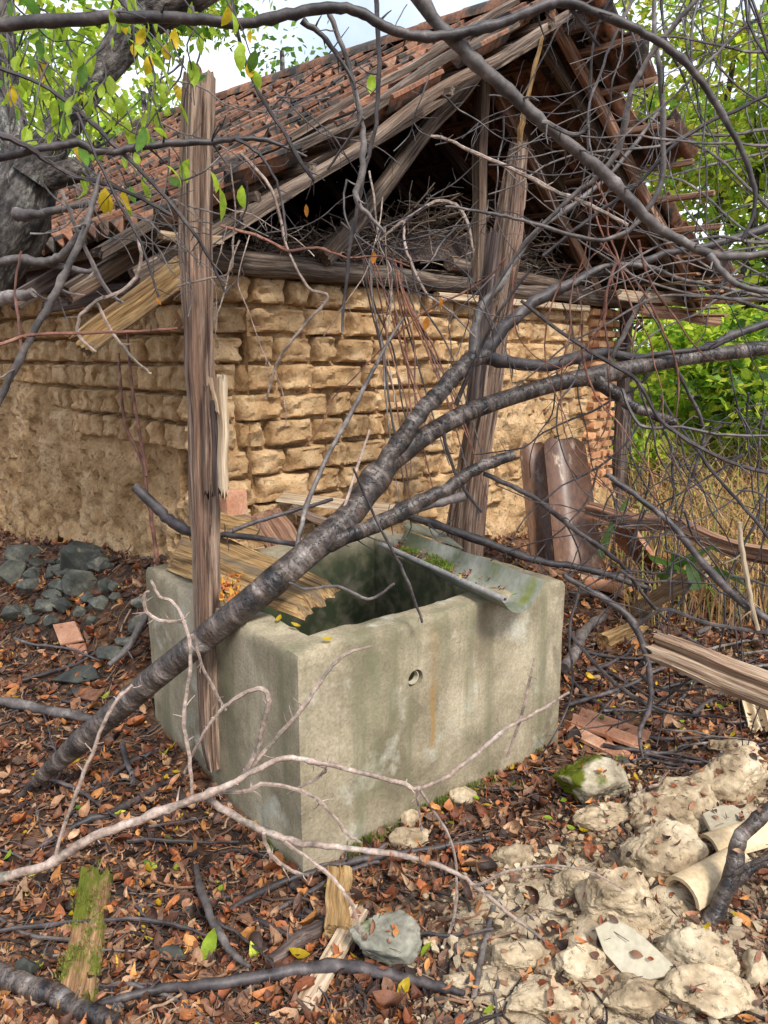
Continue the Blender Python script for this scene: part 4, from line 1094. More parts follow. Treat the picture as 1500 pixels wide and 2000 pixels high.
bare('long thin stem slanting from upper left down past the grey post', [('-20,125,9; 80,165,9; 150,215,10; 220,280,10; 300,360,9; 360,430,9; 405,495,7; 440,570,5', [1.9, 2.1]), ('150,220,7; 190,310,7; 240,410,7; 275,475,6; 310,580,5', [1.9, 1.95])], TWIGD, spn=10)
bare('brown stem running from the left edge toward the tile eave', [('-20,255,16; 50,285,14; 100,320,11; 150,345,9; 200,357,11; 260,380,9; 335,420,7', [1.85, 2.1])], TWIGD, spn=6)
bare('grey curving stem falling in front of the old tree trunk', [('196,340,9; 180,400,12; 165,450,15; 130,530,17; 90,605,17; 50,680,15; 0,780,13; -30,840,12', [1.9, 1.8])], TWIGG, spn=8)
bare('pale crooked twig curling below the broken rafter end', [('270,465,7; 275,520,9; 240,568,9; 190,588,9; 155,620,8; 155,655,8; 188,688,5', [2.0, 2.0]), ('188,588,7; 220,650,7; 260,700,7; 296,731,5', [2.0, 2.05])], TWIGP, spn=4, L=(.01, .04))
bare('straight horizontal twig in front of the shaded left wall', [('-20,680,8; 60,655,7; 150,650,7; 250,648,6; 347,641,5', [1.8, 1.9])], TWIGR, spn=5, L=(.01, .03))
bare('short slanting stick beneath the left eave', [('120,370,7; 160,470,10; 205,560,10; 240,592,9', [2.2, 2.3])], TWIGG, spn=3)
bare('reddish twig leaping over the wall plate toward the post', [('430,440,6; 500,460,7; 560,488,7; 620,485,6; 680,505,4', [2.5, 2.6]), ('680,505,4; 740,500,4; 800,520,4', [2.6, 2.6])], TWIGR, spn=5)
bare('long bent twig ending before the upper adobe bricks', [('470,300,8; 530,370,7; 560,480,6; 600,560,7; 640,580,7; 590,640,7; 545,700,6; 520,778,5', [2.5, 2.7]), ('345,560,4; 400,545,5; 450,530,5; 455,460,5; 460,420,4; 450,320,4', [2.5, 2.4])], TWIGP, spn=6, L=(.01, .05))
bare('arched pale twig over the brushwood in the gable', [('740,470,5; 790,430,7; 850,395,8; 890,400,8; 915,440,7; 925,500,5', [3.0, 3.0]), ('790,425,7; 790,470,6; 800,505,7; 830,570,6; 870,600,5; 930,660,4', [3.0, 2.9])], TWIGP, spn=6)
bare('pale twig pointing left of the king post', [('842,266,6; 880,275,7; 930,300,8; 1000,330,9; 1080,370,9; 1150,400,9; 1225,440,8', [2.6, 2.5])], TWIGP, spn=8, L=(.01, .05))
bare('light twig running right across the leaning post top', [('870,403,6; 950,415,7; 1020,430,8; 1100,455,9; 1180,468,9; 1240,440,12; 1290,360,13; 1295,250,13; 1290,150,12; 1278,60,11; 1280,-20,10', [2.5, 2.4])], TWIGG, spn=14)
bare('grey branch rising steeply at the right of the gable', [('1375,-20,12; 1300,70,12; 1245,150,13; 1222,230,14; 1205,300,14; 1165,345,12; 1110,390,11; 1040,460,10; 985,530,8; 950,600,6', [2.3, 2.6])], TWIGG, spn=18)
bare('branch from the right edge bending up past the eave', [('1530,170,9; 1440,215,9; 1380,240,10; 1310,290,9; 1240,365,9; 1160,420,8; 1060,500,7', [2.4, 2.6])], TWIGD, spn=14)
bare('thin twig fork in front of the brick pier', [('1018,587,8; 1095,648,9; 1195,712,9; 1245,745,9; 1300,830,9; 1420,900,9; 1530,930,8', [2.6, 2.8])], TWIGD, spn=14)
bare('slender black twig dropping past the wall to the channels', [('945,925,11; 1035,968,12; 1085,1005,12; 1130,1040,11; 1180,1075,10; 1215,1105,9; 1262,1168,8; 1300,1210,7', [2.7, 3.0])], TWIGD, spn=8)
bare('long straight dark branch sloping down to the right edge', [('1184,925,13; 1250,975,13; 1312,1024,15; 1360,1085,16; 1430,1160,17; 1530,1230,17', [2.8, 2.6])], TWIGD, spn=7)
bare('thick hooked dark branch beside the right rim of the tank', [('1100,1125,13; 1160,1158,16; 1210,1190,16; 1245,1230,16; 1265,1290,14; 1270,1370,12; 1250,1430,9; 1255,1480,7', [2.9, 2.6]), ('1240,1225,9; 1300,1190,8; 1390,1220,9; 1530,1240,10', [2.7, 2.6]), ('1110,1230,9; 1165,1300,9; 1230,1355,9; 1300,1390,8; 1400,1400,6', [2.8, 2.7])], TWIGD, spn=12)
bare('bare twig curving beneath the fallen trunk end', [('1215,760,9; 1250,830,8; 1330,835,8; 1420,850,8; 1530,850,7', [3.0, 2.8]), ('1330,835,7; 1400,930,7; 1470,1010,7; 1530,1090,6', [2.9, 2.8])], TWIGD, spn=10)
bare('dry buff stalk standing at the right edge', [('1445,1020,9; 1450,1080,12; 1465,1160,10; 1480,1230,9', [2.6, 2.6])], PALEWOOD, spn=3)

# wandering twigs filling the tangle at the upper right
def wander(px, py, ang, n, step, w, Y, turn=.22, dY=.03):
    s = []; a = ang
    for i in range(n):
        s.append('%.0f,%.0f,%.1f,%.2f' % (px, py, max(2.5, w * (1 - .7 * i / n)), Y)); a += R.gauss(0, turn); px += step * cos(a); py += step * sin(a); Y += R.uniform(-dY, dY)
    return ';'.join(s)
def tangle(label, seeds, mat, name='bare_shrub', cat='shrub', spn=8):
    t = None
    for q in seeds:
        g, P, Q = branch_geo(wander(*q), None, sub=3); b = Bag(); b.add(*g); spurs(b, P, Q, spn, (.03, .14))
        if t is None: t = thing(name, label, cat, P[0])
        child('branch', b.v, b.f, mat, t, rest=b.r)
sd1 = [(R.uniform(1180, 1500), -20, R.uniform(1.2, 2.2), R.randint(7, 12), 60, R.uniform(4, 8), R.uniform(2.2, 3.2)) for _ in range(22)]
tangle('bare dark twiggy shrub tangled against the sky at the upper right', sd1, TWIGD)
sd2 = [(1530, R.uniform(0, 620), R.uniform(2.5, 3.7), R.randint(6, 12), 60, R.uniform(4, 9), R.uniform(2.2, 3.2)) for _ in range(20)]
tangle('grey-twigged bare shrub reaching in from the right edge', sd2, TWIGG)
sd3 = [(R.uniform(980, 1250), R.uniform(350, 640), R.uniform(1.0, 2.2), R.randint(6, 11), 55, R.uniform(4, 7), R.uniform(2.5, 3.3)) for _ in range(16)]
tangle('thin reddish bramble hanging before the gable and brick pier', sd3, TWIGR, 'bramble', 'bramble', 4)
sd4 = [(R.uniform(380, 760), R.uniform(250, 480), R.uniform(.6, 2.2), R.randint(5, 9), 50, R.uniform(3, 5), R.uniform(2.4, 3.0)) for _ in range(8)]
tangle('thin pale bramble stems before the roof timbers and beam', sd4, TWIGP, 'bramble', 'bramble', 5)
sd5 = [(R.uniform(1200, 1530), R.uniform(700, 1000), R.uniform(1.2, 2.6), R.randint(5, 9), 50, R.uniform(4, 8), R.uniform(2.8, 3.6)) for _ in range(22)]
tangle('dark leafless thicket of thin stems right of the tank', sd5, TWIGD, 'bare_shrub', 'shrub', 8)
sd6 = [(R.uniform(1120, 1530), R.uniform(1080, 1350), R.uniform(.2, 2.6), R.randint(4, 8), 50, R.uniform(4, 8), R.uniform(2.7, 3.1)) for _ in range(14)]
tangle('fallen thin dark twigs heaped right of the tank', [(a, b, c, d, e, f_, min(g_, 2.75)) for a, b, c, d, e, f_, g_ in sd6], TWIGD, 'twig_heap', 'twigs', 4)
sd7 = [(R.uniform(430, 1000), R.uniform(120, 560), R.uniform(-.6, 2.6), R.randint(5, 9), 42, R.uniform(3, 5), R.uniform(2.3, 3.1), .3) for _ in range(26)]
tangle('fine dark twigs crossing before the roof and the gable', sd7, TWIGD, 'bramble', 'bramble', 6)
sd8 = [(R.uniform(0, 430), R.uniform(60, 480), R.uniform(-.3, 1.6), R.randint(5, 9), 42, R.uniform(3, 5.5), R.uniform(1.9, 2.7), .25) for _ in range(18)]
tangle('fine grey twigs crossing before the left roof slope', sd8, TWIGG, 'bramble', 'bramble', 6)
sd9 = [(R.uniform(1050, 1530), R.uniform(560, 1100), R.uniform(-.4, 2.8), R.randint(5, 10), 45, R.uniform(3, 5.5), R.uniform(2.6, 3.7), .28) for _ in range(34)]
tangle('fine dark twigs filling the space right of the brick pier', sd9, TWIGD, 'bramble', 'bramble', 6)
# bundle of hanging vine stems
vb = thing('hanging_vine', 'bundle of thin dark vine stems hanging down the front wall', 'vine', at(740, 520, 4.3))
for k in range(16):
    x0 = R.uniform(705, 800); x1 = x0 + R.uniform(30, 170); Y0 = R.uniform(3.9, 4.3)
    s = '%.0f,%.0f,3,%.2f;%.0f,%.0f,4.2,%.2f;%.0f,%.0f,4.2,%.2f;%.0f,%.0f,3.6,%.2f;%.0f,%.0f,2.5,%.2f' % (x0, 505, Y0, x0 + .2 * (x1 - x0) + R.uniform(-12, 12), 590, Y0, x0 + .5 * (x1 - x0) + R.uniform(-12, 12), 680, Y0, x0 + .8 * (x1 - x0), 800, Y0 - .1, x1 + R.uniform(-10, 30), R.uniform(860, 1000), Y0 - .2)
    g, P, Q = branch_geo(s, None); child('stem', g[0], g[1], R.choice([TWIGD, TWIGG, TWIGR]), vb, rest=g[2])
# red shoots on the left wall
rs = thing('red_shoots', 'two long thin red-brown shoots rising along the left wall', 'shoots', at(310, 1100, 3.5))
for s in ('312,1130,9; 300,1040,9; 285,950,8; 278,900,8; 245,830,7; 235,740,6; 232,690,5', '286,930,7; 275,860,8; 262,780,7; 252,700,6; 248,640,5'):
    g, P, Q = branch_geo(s, [3.6, 3.9]); child('stem', g[0], g[1], TWIGR, rs, rest=g[2])
g, P, Q = branch_geo('42,700,7; 35,620,7; 30,560,6; 40,490,5', [2.2, 2.3]); solo('red_shoot', g[0], g[1], TWIGR, 'single thin red shoot before the wall near the left edge', 'shoot', rest=g[2])

# ------------------------------------------------------------------ foreground branch and ground sticks
bare('long pale forked branch sweeping across the foreground to the tank', [
    ('-20,1720,24; 90,1690,21; 170,1640,23; 260,1605,21; 330,1580,20; 400,1553,20; 450,1532,16; 500,1505,15; 560,1480,13; 620,1490,12; 720,1512,12; 790,1532,11; 815,1540,11; 870,1520,10; 920,1482,10; 990,1422,9; 1050,1390,8; 1112,1352,6', [1.7, 1.85, 1.98]),
    ('400,1555,18; 450,1590,18; 520,1625,17; 580,1645,16; 640,1652,15; 720,1662,14; 800,1675,13; 880,1700,12; 930,1732,11; 1000,1790,9; 1070,1850,7; 1120,1970,5', [1.83, 1.75, 1.68]),
    ('415,1548,11; 480,1545,11; 520,1530,10; 600,1550,10; 640,1580,9; 680,1630,8; 706,1646,5', [1.84, 1.9]),
    ('470,1522,11; 500,1470,13; 515,1410,13; 524,1362,12; 503,1345,10; 455,1368,9; 420,1400,8; 385,1455,7; 360,1510,6', [1.87, 1.9]),
    ('495,1495,10; 550,1430,10; 600,1370,10; 640,1310,9; 680,1275,8; 727,1262,5', [1.88, 1.95]),
    ('104,1682,9; 140,1570,9; 180,1470,9; 220,1380,9; 258,1338,8', [1.72, 1.8]),
    ('375,1560,8; 370,1480,9; 358,1400,9; 372,1300,9; 366,1235,9; 342,1180,8; 312,1165,7; 295,1133,6', [1.84, 1.95]),
    ('366,1215,7; 310,1210,8; 284,1190,9; 282,1162,7; 292,1155,5', [1.93, 1.9]),
    ('375,1240,9; 400,1310,8; 440,1388,7', [1.92, 1.95]),
    ('515,1628,10; 530,1670,10; 570,1700,9; 602,1710,6', [1.79, 1.8]),
    ('555,1645,9; 620,1690,9; 670,1740,9; 700,1800,8; 705,1852,5', [1.77, 1.72]),
    ('815,1543,7; 822,1622,4', [1.93, 1.93]), ('820,1545,8; 880,1640,7; 892,1720,7; 885,1800,7; 860,1870,6; 850,2020,5', [1.9, 1.7]),
    ('930,1730,8; 1000,1700,7; 1080,1690,6; 1160,1705,5; 1220,1740,4', [1.7, 1.75]),
    ('560,1552,6; 625,1515,7; 635,1500,6; 600,1490,5', [1.9, 1.9]),
    ('990,1480,7; 1020,1390,7; 1044,1285,4', [1.95, 1.98])], TWIGP, spn=12, L=(.01, .05))
STICKS = [
    ('thick dark log lying in the bottom left corner', '-20,1915,48; 60,1948,50; 130,1975,48; 230,2015,40', .01, BARK),
    ('long dark wavy stick along the bottom of the foreground', '190,1985,14; 250,1965,20; 320,1950,22; 400,1945,25; 500,1930,27; 600,1912,29; 700,1912,29; 800,1935,25; 860,1946,20; 908,1957,12', .02, TWIGD),
    ('dark straight stick beside the pale forked branch at left', '60,1675,8; 150,1622,16; 230,1592,17; 310,1545,12; 330,1535,8', .01, TWIGD),
    ('dark grey stick entering at the left edge above the litter', '-20,1380,20; 60,1395,22; 140,1412,24; 200,1420,14', .02, TWIGG),
    ('long blackish stick running from below the tank corner to the right', '445,1788,13; 540,1738,17; 636,1708,17; 733,1684,16; 850,1665,13; 955,1645,10', .01, TWIGD),
    ('second blackish stick just under the long one by the tank corner', '520,1798,10; 600,1755,13; 680,1712,13; 740,1690,9', .01, TWIGD),
    ('short black stick touching the tank corner', '560,1712,12; 640,1700,13; 720,1680,12; 755,1655,7', .01, TWIGD),
    ('upright crooked stick leaning over the green leaf', '383,1722,12; 398,1785,19; 425,1850,19; 455,1898,17; 490,1922,8', .05, TWIGG),
    ('thin dark twig crossing the mossy board', '-10,1840,9; 100,1825,9; 250,1815,9; 340,1826,9; 405,1848,6', .03, TWIGD),
    ('dark rotten log piece near the bottom centre', '528,1892,26; 570,1862,38; 610,1838,36; 640,1818,24', .01, DARKWOOD),
    ('grey stick leaning against the fallen trunk at the left', '298,1218,12; 280,1270,17; 250,1320,17; 218,1350,14', .12, TWIGG),
    ('long brown stick on the clay beside the lower right lumps', '925,1965,14; 940,1880,16; 958,1810,14; 968,1755,9', .01, TWIGG),
    ('black twig lying left of the upright crooked stick', '240,1735,8; 330,1790,9; 400,1770,10; 470,1755,8', .01, TWIGD),
    ('dark twig reaching from the litter toward the pale slat', '470,1795,9; 520,1815,14; 560,1835,13; 600,1850,8', .01, TWIGD),
    ('thin brown stem crossing below the mossy board', '-10,1800,9; 60,1840,9; 150,1850,8; 220,1870,6', .02, TWIGG),
    ('black stick below the tank left foot', '170,1560,7; 250,1500,11; 300,1478,11; 330,1465,7', .01, TWIGD),
    ('short black root piece in the leaves left of the post foot', '240,1460,14; 250,1500,14; 265,1540,12', .01, TWIGD),
    ('dark curved twig lying right of the tank foot', '1100,1320,10; 1150,1370,12; 1200,1400,12; 1250,1470,8', .01, TWIGD),
    ('pale twig lying on the litter beyond the clay lumps', '1200,1590,6; 1260,1550,8; 1320,1530,6', .01, TWIGP),
    ('grey root emerging right behind the tank edge', '1100,1320,26; 1125,1285,26; 1145,1240,22; 1180,1215,16', .02, TWIGG),
    ('black twig stretching over the litter toward the log', '1130,1420,8; 1200,1440,10; 1300,1450,9; 1400,1445,6', .01, TWIGD),
]
for lb, s, dz, mt in STICKS:
    g, P, Q = branch_geo(s, dz, 'g'); b = Bag(); b.add(*g); spurs(b, P, Q, 4, (.02, .07))
    o = solo('stick', b.v, b.f, mt, lb, 'stick', rest=b.r)
LMK2 = [('the mossy board', 165, 1830), ('the tank foot', 520, 1600), ('the grey boulder', 750, 1855), ('the fallen trunk', 200, 1420), ('the stone heap', 110, 1180), ('the broken pink tile', 1180, 1440), ('the split log', 1390, 1310), ('the mossy clay lump', 1130, 1545), ('the big round clay lump', 1300, 1685), ('the pale forked branch', 300, 1590), ('the pale slat', 640, 1900), ('the buff tiles', 1475, 1400), ('the tank front', 850, 1600), ('the upright crooked stick', 420, 1800), ('the hollow stump', 1210, 1250), ('the left post foot', 330, 1480)]
def where_is(x, y, L):
    nm, lx, ly = min(L, key=lambda q: (q[1] - x) ** 2 + (q[2] - y) ** 2); dx, dy = x - lx, y - ly
    return ('right of ' if dx > 0 else 'left of ') + nm if abs(dx) > abs(dy) else ('just below ' if dy > 0 else 'just above ') + nm
seen2 = {}
for k in range(78):
    if k < 46: x, y = R.uniform(1100, 1500), R.uniform(1120, 1560)
    else: x, y = R.uniform(0, 900), R.uniform(1250, 1990)
    if k >= 46 and 330 < x < 900 and y < 1640: continue
    an = R.uniform(-.9, .9); n_ = R.randint(4, 7); st_ = R.uniform(25, 55); w_ = R.uniform(5, 12); q_ = []
    for i in range(n_): q_.append('%.0f,%.0f,%.1f' % (x + 0, y, w_ * (1 - .5 * i / n_))); an += R.gauss(0, .22); x += st_ * cos(an); y += st_ * .55 * sin(an)
    g, P, Q = branch_geo(';'.join(q_), R.uniform(.008, .035), 'g', sub=3); b = Bag(); b.add(*g); spurs(b, P, Q, 3, (.02, .06))
    lb = R.choice(['thin', 'crooked', 'slender', 'knotty']) + ' dark dead stick on the litter ' + where_is(float(q_[0].split(',')[0]), float(q_[0].split(',')[1]), LMK2)
    seen2[lb] = seen2.get(lb, 0) + 1
    if seen2[lb] > 1: lb = ['', '', 'second ', 'third ', 'fourth ', 'fifth ', 'sixth ', 'seventh '][seen2[lb]] + lb
    solo('stick', b.v, b.f, R.choice([TWIGD, TWIGD, TWIGG]), lb, 'stick', 'dead sticks lying in the litter', rest=b.r)
# branching stump at lower right
t = thing('forked_branch', 'thick grey forked branch propped at the lower right edge', 'branch', gnd(1380, 1810))
for s, Y in (('1378,1812,40; 1410,1752,44; 1435,1690,38; 1445,1640,34; 1480,1600,34; 1530,1560,32', [1.78, 1.9]), ('1425,1740,26; 1460,1700,28; 1530,1655,26', [1.84, 1.86]), ('1425,1718,8; 1450,1695,10; 1490,1680,10; 1530,1665,9', [1.8, 1.8])):
    g, P, Q = branch_geo(s, Y, rough=.25); child('branch', g[0], g[1], BARK, t, rest=g[2])

# ------------------------------------------------------------------ stones, lumps, shards
def rock(name, label, cat, px, py, w, h, mat, kind='hull', flat=.6, group=None, sink=.25, seed=None):
    sd = R.uniform(0, 99) if seed is None else seed; c = gnd(px, py + h * .30); ww = m_of(w, c); hh = m_of(h, c)
    ax, ay, az = ww / 2, (ww + hh) / 2 * .42, hh / 2 * 1.0
    bm = bmesh.new()
    if kind == 'hull':
        rr = random.Random(int(sd * 1000))
        for i in range(17):
            v = Vector((rr.gauss(0, 1), rr.gauss(0, 1), rr.gauss(0, 1))).normalized(); v = v * rr.uniform(.88, 1.05); bm.verts.new((v.x * ax, v.y * ay, v.z * az))
        r_ = bmesh.ops.convex_hull(bm, input=bm.verts)
        bmesh.ops.delete(bm, geom=[v for v in bm.verts if not v.link_faces], context='VERTS')
        bmesh.ops.bevel(bm, geom=bm.edges[:], offset=ww * .018, segments=1, affect='EDGES', profile=.6)
    else:
        bmesh.ops.create_icosphere(bm, subdivisions=5 if w > 90 else 4, radius=1)
        rr = random.Random(int(sd * 977)); PL = [(Vector((rr.gauss(0, 1), rr.gauss(0, 1), rr.gauss(0, 1))).normalized(), rr.uniform(.62, .92)) for _ in range(11)]
        for v in bm.verts:
            q = v.co.normalized(); cut = min([1.1] + [d_ / q.dot(n_) for n_, d_ in PL if q.dot(n_) > .2]); f = .06 + cut * .94 + .16 * fbm(q.x * 1.1 + sd, q.y * 1.1, q.z * 1.1, 2) + .10 * abs(fbm(q.x * 3.5 + sd, q.y * 3.5, q.z * 3.5, 4)) + .035 * fbm(q.x * 10 + sd, q.y * 10, q.z * 10, 3)
            v.co = Vector((q.x * ax * f, q.y * ay * f, max(q.z, -.7) * az * f))
    rot = Matrix.Rotation(radians(R.uniform(-18, 18)), 3, 'Z')
    base = c + Vector((0, ay * .5, az * (1 - sink)))
    V = [base + rot @ v.co for v in bm.verts]; F = [tuple(v.index for v in f.verts) for f in bm.faces]; bm.verts.index_update(); bm.free()
    o = solo(name, V, F, mat, label, cat, group, smooth_=(kind != 'hull'))
    return o
pile = 'grey stones heaped against the left wall'
ST = [(155, 1100, 120, 70, 'largest angular dark stone on top of the left heap'), (40, 1090, 90, 50, 'flat grey stone at the left edge of the heap'), (20, 1130, 80, 60, 'dark mossy stone below the flat one at the left edge'),
      (150, 1150, 84, 66, 'big rounded grey stone at the middle of the heap'), (65, 1108, 32, 22, 'small pale buff stone between two dark ones'), (190, 1185, 50, 40, 'round greenish stone right of the middle of the heap'),
      (125, 1190, 46, 40, 'grey rounded stone under the big rounded one'), (85, 1190, 60, 36, 'olive lichened stone low in the heap'), (205, 1150, 40, 40, 'dark stone at the right end of the heap'),
      (100, 1120, 50, 36, 'wedge shaped dark stone under the top one'), (55, 1150, 60, 40, 'slaty stone with a thin pale edge'), (25, 1205, 60, 40, 'bluish stone at the low left of the heap'), (155, 1200, 30, 28, 'small egg-shaped stone at the foot of the heap'),
      (190, 1105, 60, 40, 'flat tilted stone near the wall foot'), (180, 1215, 34, 24, 'small grey-green pebble stone below the heap'), (265, 1225, 44, 40, 'small dark stone lying apart toward the tank'), (215, 1285, 90, 34, 'long flat blue-grey slate in the leaves'), (245, 1255, 60, 24, 'pale flat slate above the blue-grey one'), (110, 1150, 44, 40, 'square dark stone left of the big rounded one'), (275, 1180, 50, 26, 'pale broken stone near the tank side')]
for k in range(22):
    px, py = R.uniform(0, 235), R.uniform(1095, 1225); w = R.uniform(22, 46)
    if px > 120 and py > 1190: px -= 60
    rock('stone', 'small angular stone ' + ('just right of ' if px > min(ST, key=lambda q: (q[0]-px)**2+(q[1]-py)**2)[0] else 'just left of ') + 'the ' + min(ST, key=lambda q: (q[0]-px)**2+(q[1]-py)**2)[4].split(' stone')[0].replace('largest ', 'large ') + ' one' + ('' if k % 2 else ', slightly lower'), 'stone', px, py, w, w * .75, STONE, group=pile, sink=.1)
for px, py, w, h, lb in ST: rock('stone', lb, 'stone', px, py, w * .96, h * 1.05, STONE, seed=px * .37 + py * .11, group=pile if px < 230 and py < 1220 else None)
LM = [(1300, 1685, 140, 116, 'big round pitted clay lump right of the clay heap'), (1215, 1775, 150, 120, 'large split clay lump above the grey slab'), (1300, 1605, 110, 76, 'clay lump with straw marks above the big round one'), (1440, 1530, 130, 110, 'tall pale clay boulder at the right edge'),
      (1345, 1560, 120, 70, 'low broken clay clod left of the tall boulder'), (1190, 1600, 110, 50, 'grey crumbly clod below the mossy lump'), (1370, 1880, 120, 110, 'rough clay lump right of the grey slab'), (1390, 1960, 150, 90, 'wide clay lump at the bottom right'),
      (1005, 1680, 80, 56, 'small clay clod at the top of the clay heap'), (1130, 1740, 90, 60, 'flat clod in the middle of the clay heap'), (800, 1605, 44, 34, 'little white clay lump by the moss at the tank foot'), (905, 1555, 50, 36, 'little pale clay lump under the tank front'), (805, 1645, 70, 46, 'crumbled clay lump near the tank corner'),
      (1010, 1880, 110, 60, 'low clay clod near the bottom of the heap'), (1140, 1890, 100, 60, 'soft rounded clod left of the grey slab'), (1240, 1960, 120, 70, 'broken clod under the grey slab tip'), (1060, 1960, 120, 60, 'crumbled clod at the bottom of the clay heap'), (1480, 1900, 60, 70, 'clod cut by the right edge of the view'), (1440, 1470, 90, 40, 'grey scaly clod near the stacked buff tiles'), (905, 1925, 60, 30, 'tiny clod right of the grey boulder')]
for px, py, w, h, lb in LM: rock('clay_lump', lb, 'clay lump', px, py, w * 1.12, h * .95, CLAYLUMP, 'noise', sink=.50 if w < 125 else .38)
rock('mossy_lump', 'clay lump with thick green moss on its left side', 'clay lump', 1150, 1545, 150, 90, MOSSCLAY, 'noise')
rock('grey_boulder', 'smooth grey boulder with moss tufts in the foreground', 'boulder', 752, 1855, 130, 100, GREYROCK, 'noise')
rock('stone', 'long pale flat stone in the leaves left of the boulder', 'stone', 330, 1872, 76, 30, STONE)
rock('stone', 'dark pointed stone near the left bottom corner', 'stone', 50, 1900, 56, 50, STONE)
def shard(name, label, cat, poly, mat, th=.012, dz=.03, tilt=None):
    pts = [gnd(x, y, dz if not isinstance(dz, list) else dz[i]) for i, (x, y) in enumerate(poly)]
    n = len(pts); c = sum(pts, Vector()) / n; nr = Vector((0, 0, 0))
    for i in range(n): nr += (pts[i] - c).cross(pts[(i + 1) % n] - c)
    nr.normalize(); nr = -nr if nr.z < 0 else nr
    pts = [EYE + ray(x, y) * ((c - EYE).dot(nr) / ray(x, y).dot(nr)) for x, y in poly]
    V = [c + (p - c) * .97 + nr * th for p in pts] + [p + nr * (th * .6) for p in pts] + [Vector(p) for p in pts]
    F = [tuple(range(n))] + [(i, n + i, n + (i + 1) % n, (i + 1) % n) for i in range(n)] + [(n + i, 2 * n + i, 2 * n + (i + 1) % n, n + (i + 1) % n) for i in range(n)] + [tuple(range(3 * n - 1, 2 * n - 1, -1))]
    bm = bmesh.new()
    vv = [bm.verts.new(q) for q in V]
    for f in F: bm.faces.new([vv[i] for i in f])
    bmesh.ops.recalc_face_normals(bm, faces=bm.faces); bm.verts.index_update()
    V = [v.co.copy() for v in bm.verts]; F = [tuple(v.index for v in f.verts) for f in bm.faces]; bm.free()
    return solo(name, V, F, mat, label, cat, smooth_=False)
shard('stone_slab', 'pale grey angular slab lying on the clay heap', 'slab', [(1162, 1812), (1200, 1792), (1240, 1815), (1285, 1855), (1315, 1885), (1300, 1908), (1270, 1915), (1215, 1900), (1180, 1860)], SLAB, .012, [.05, .09, .09, .07, .04, .02, .015, .015, .03])
shard('stone_slab', 'rounded pale slab lying under the forked branch', 'slab', [(1370, 1595), (1400, 1580), (1430, 1577), (1470, 1600), (1500, 1640), (1460, 1652), (1420, 1650), (1385, 1625)], SLAB, .012, .05)
shard('slate', 'greenish pointed slate lying in the left leaves', 'slate', [(100, 1330), (150, 1302), (185, 1300), (195, 1325), (150, 1335)], STONE, .008, .02)
shard('tile_shard', 'orange brown tile shard standing in the leaves left', 'tile', [(105, 1222), (148, 1215), (165, 1252), (120, 1262)], PINKTILE, .012, .03)
shard('tile_shard', 'dark red tile shard beside the fallen trunk', 'tile', [(135, 1345), (205, 1350), (185, 1372), (150, 1365)], ROOFT, .012, .02)
shard('tile_shard', 'flat clay tile shard below the orange one at left', 'tile', [(130, 1262), (168, 1258), (172, 1280), (150, 1285)], PINKTILE, .012, .015)
shard('slate', 'small green-grey slate beside the broken pink tile', 'slate', [(1180, 1478), (1225, 1482), (1235, 1500), (1200, 1505)], STONE, .010, .02)

# broken roof tiles on the ground
def flat_tile(name, label, a, b, wd, mat, r=.5, ribs=2, th=.014, lift=.02, amp=.012):
    a = Vector(a); b = Vector(b); d = (b - a).normalized(); ax = d.cross(ZUP).normalized(); up = ax.cross(d)
    V = []; RS = []; n, m = 12, 24; L = (b - a).length; sd = R.uniform(0, 9)
    for lay in (0, 1):
        for i in range(n + 1):
            for k in range(m + 1):
                s = -1 + 2 * k / m; u = i / n; e = .02 * fbm(s * 2, sd, 0, 3) * (1 if i in (0, n) else 0)
                V.append(a + d * (L * u + e) + ax * (s * wd / 2) + up * (lift + amp * cos(s * pi * ribs) + (0 if lay else th))); RS.append((s * wd / 2, lay * .01, L * u))
    nv = m + 1; B = nv * (n + 1); F = []
    for i in range(n):
        for k in range(m):
            q = i * nv + k; F.append((q, q + 1, q + nv + 1, q + nv)); F.append((B + q, B + q + nv, B + q + nv + 1, B + q + 1))
    for k in range(m):
        F.append((k, B + k, B + k + 1, k + 1)); q = n * nv + k; F.append((q, q + 1, B + q + 1, B + q))
    for i in range(n):
        q = i * nv; F.append((q, q + nv, B + q + nv, B + q)); q += m; F.append((q, B + q, B + q + nv, q + nv))
    return solo(name, V, F, mat, label, 'tile', rest=RS)
flat_tile('roof_tile', 'broken pink ribbed roof tile lying right of the tank foot', gnd(1120, 1412), gnd(1255, 1462), .16, PINKTILE)
flat_tile('roof_tile', 'narrow broken pink tile strip below the ribbed one', gnd(1110, 1430), gnd(1225, 1488), .07, PINKTILE, ribs=1)
flat_tile('roof_tile', 'buff double-ribbed tile lying at the right edge', gnd(1462, 1375), gnd(1480, 1440), .085, BUFFTILE, ribs=2, lift=.03)
flat_tile('roof_tile', 'buff ribbed tile cut by the right edge of the view', gnd(1500, 1370), gnd(1518, 1445), .085, BUFFTILE, ribs=2, lift=.05)
def arch_tile(name, label, a, b, r0, r1, mat, down=True):
    g = half_pipe(Vector(a), Vector(b), r0, r1, n=10, segs=14, open_down=down)
    return solo(name, g[0], g[1], mat, label, 'tile', rest=g[2])
arch_tile('ridge_tile', 'long reddish curved tile leaning right of the brown channels', at(1215, 1045, 4.3), gnd(1290, 1150) + ZUP * .05, .09, .075, PINKTILE)
arch_tile('ridge_tile', 'short pink curved tile lying at the right of the tank', gnd(1150, 1150) + ZUP * .03, gnd(1228, 1172) + ZUP * .04, .06, .06, PINKTILE)
arch_tile('ridge_tile', 'buff curved tile piece under the forked branch', gnd(1330, 1765) + ZUP * .02, gnd(1440, 1715) + ZUP * .05, .060, .052, BUFFTILE)
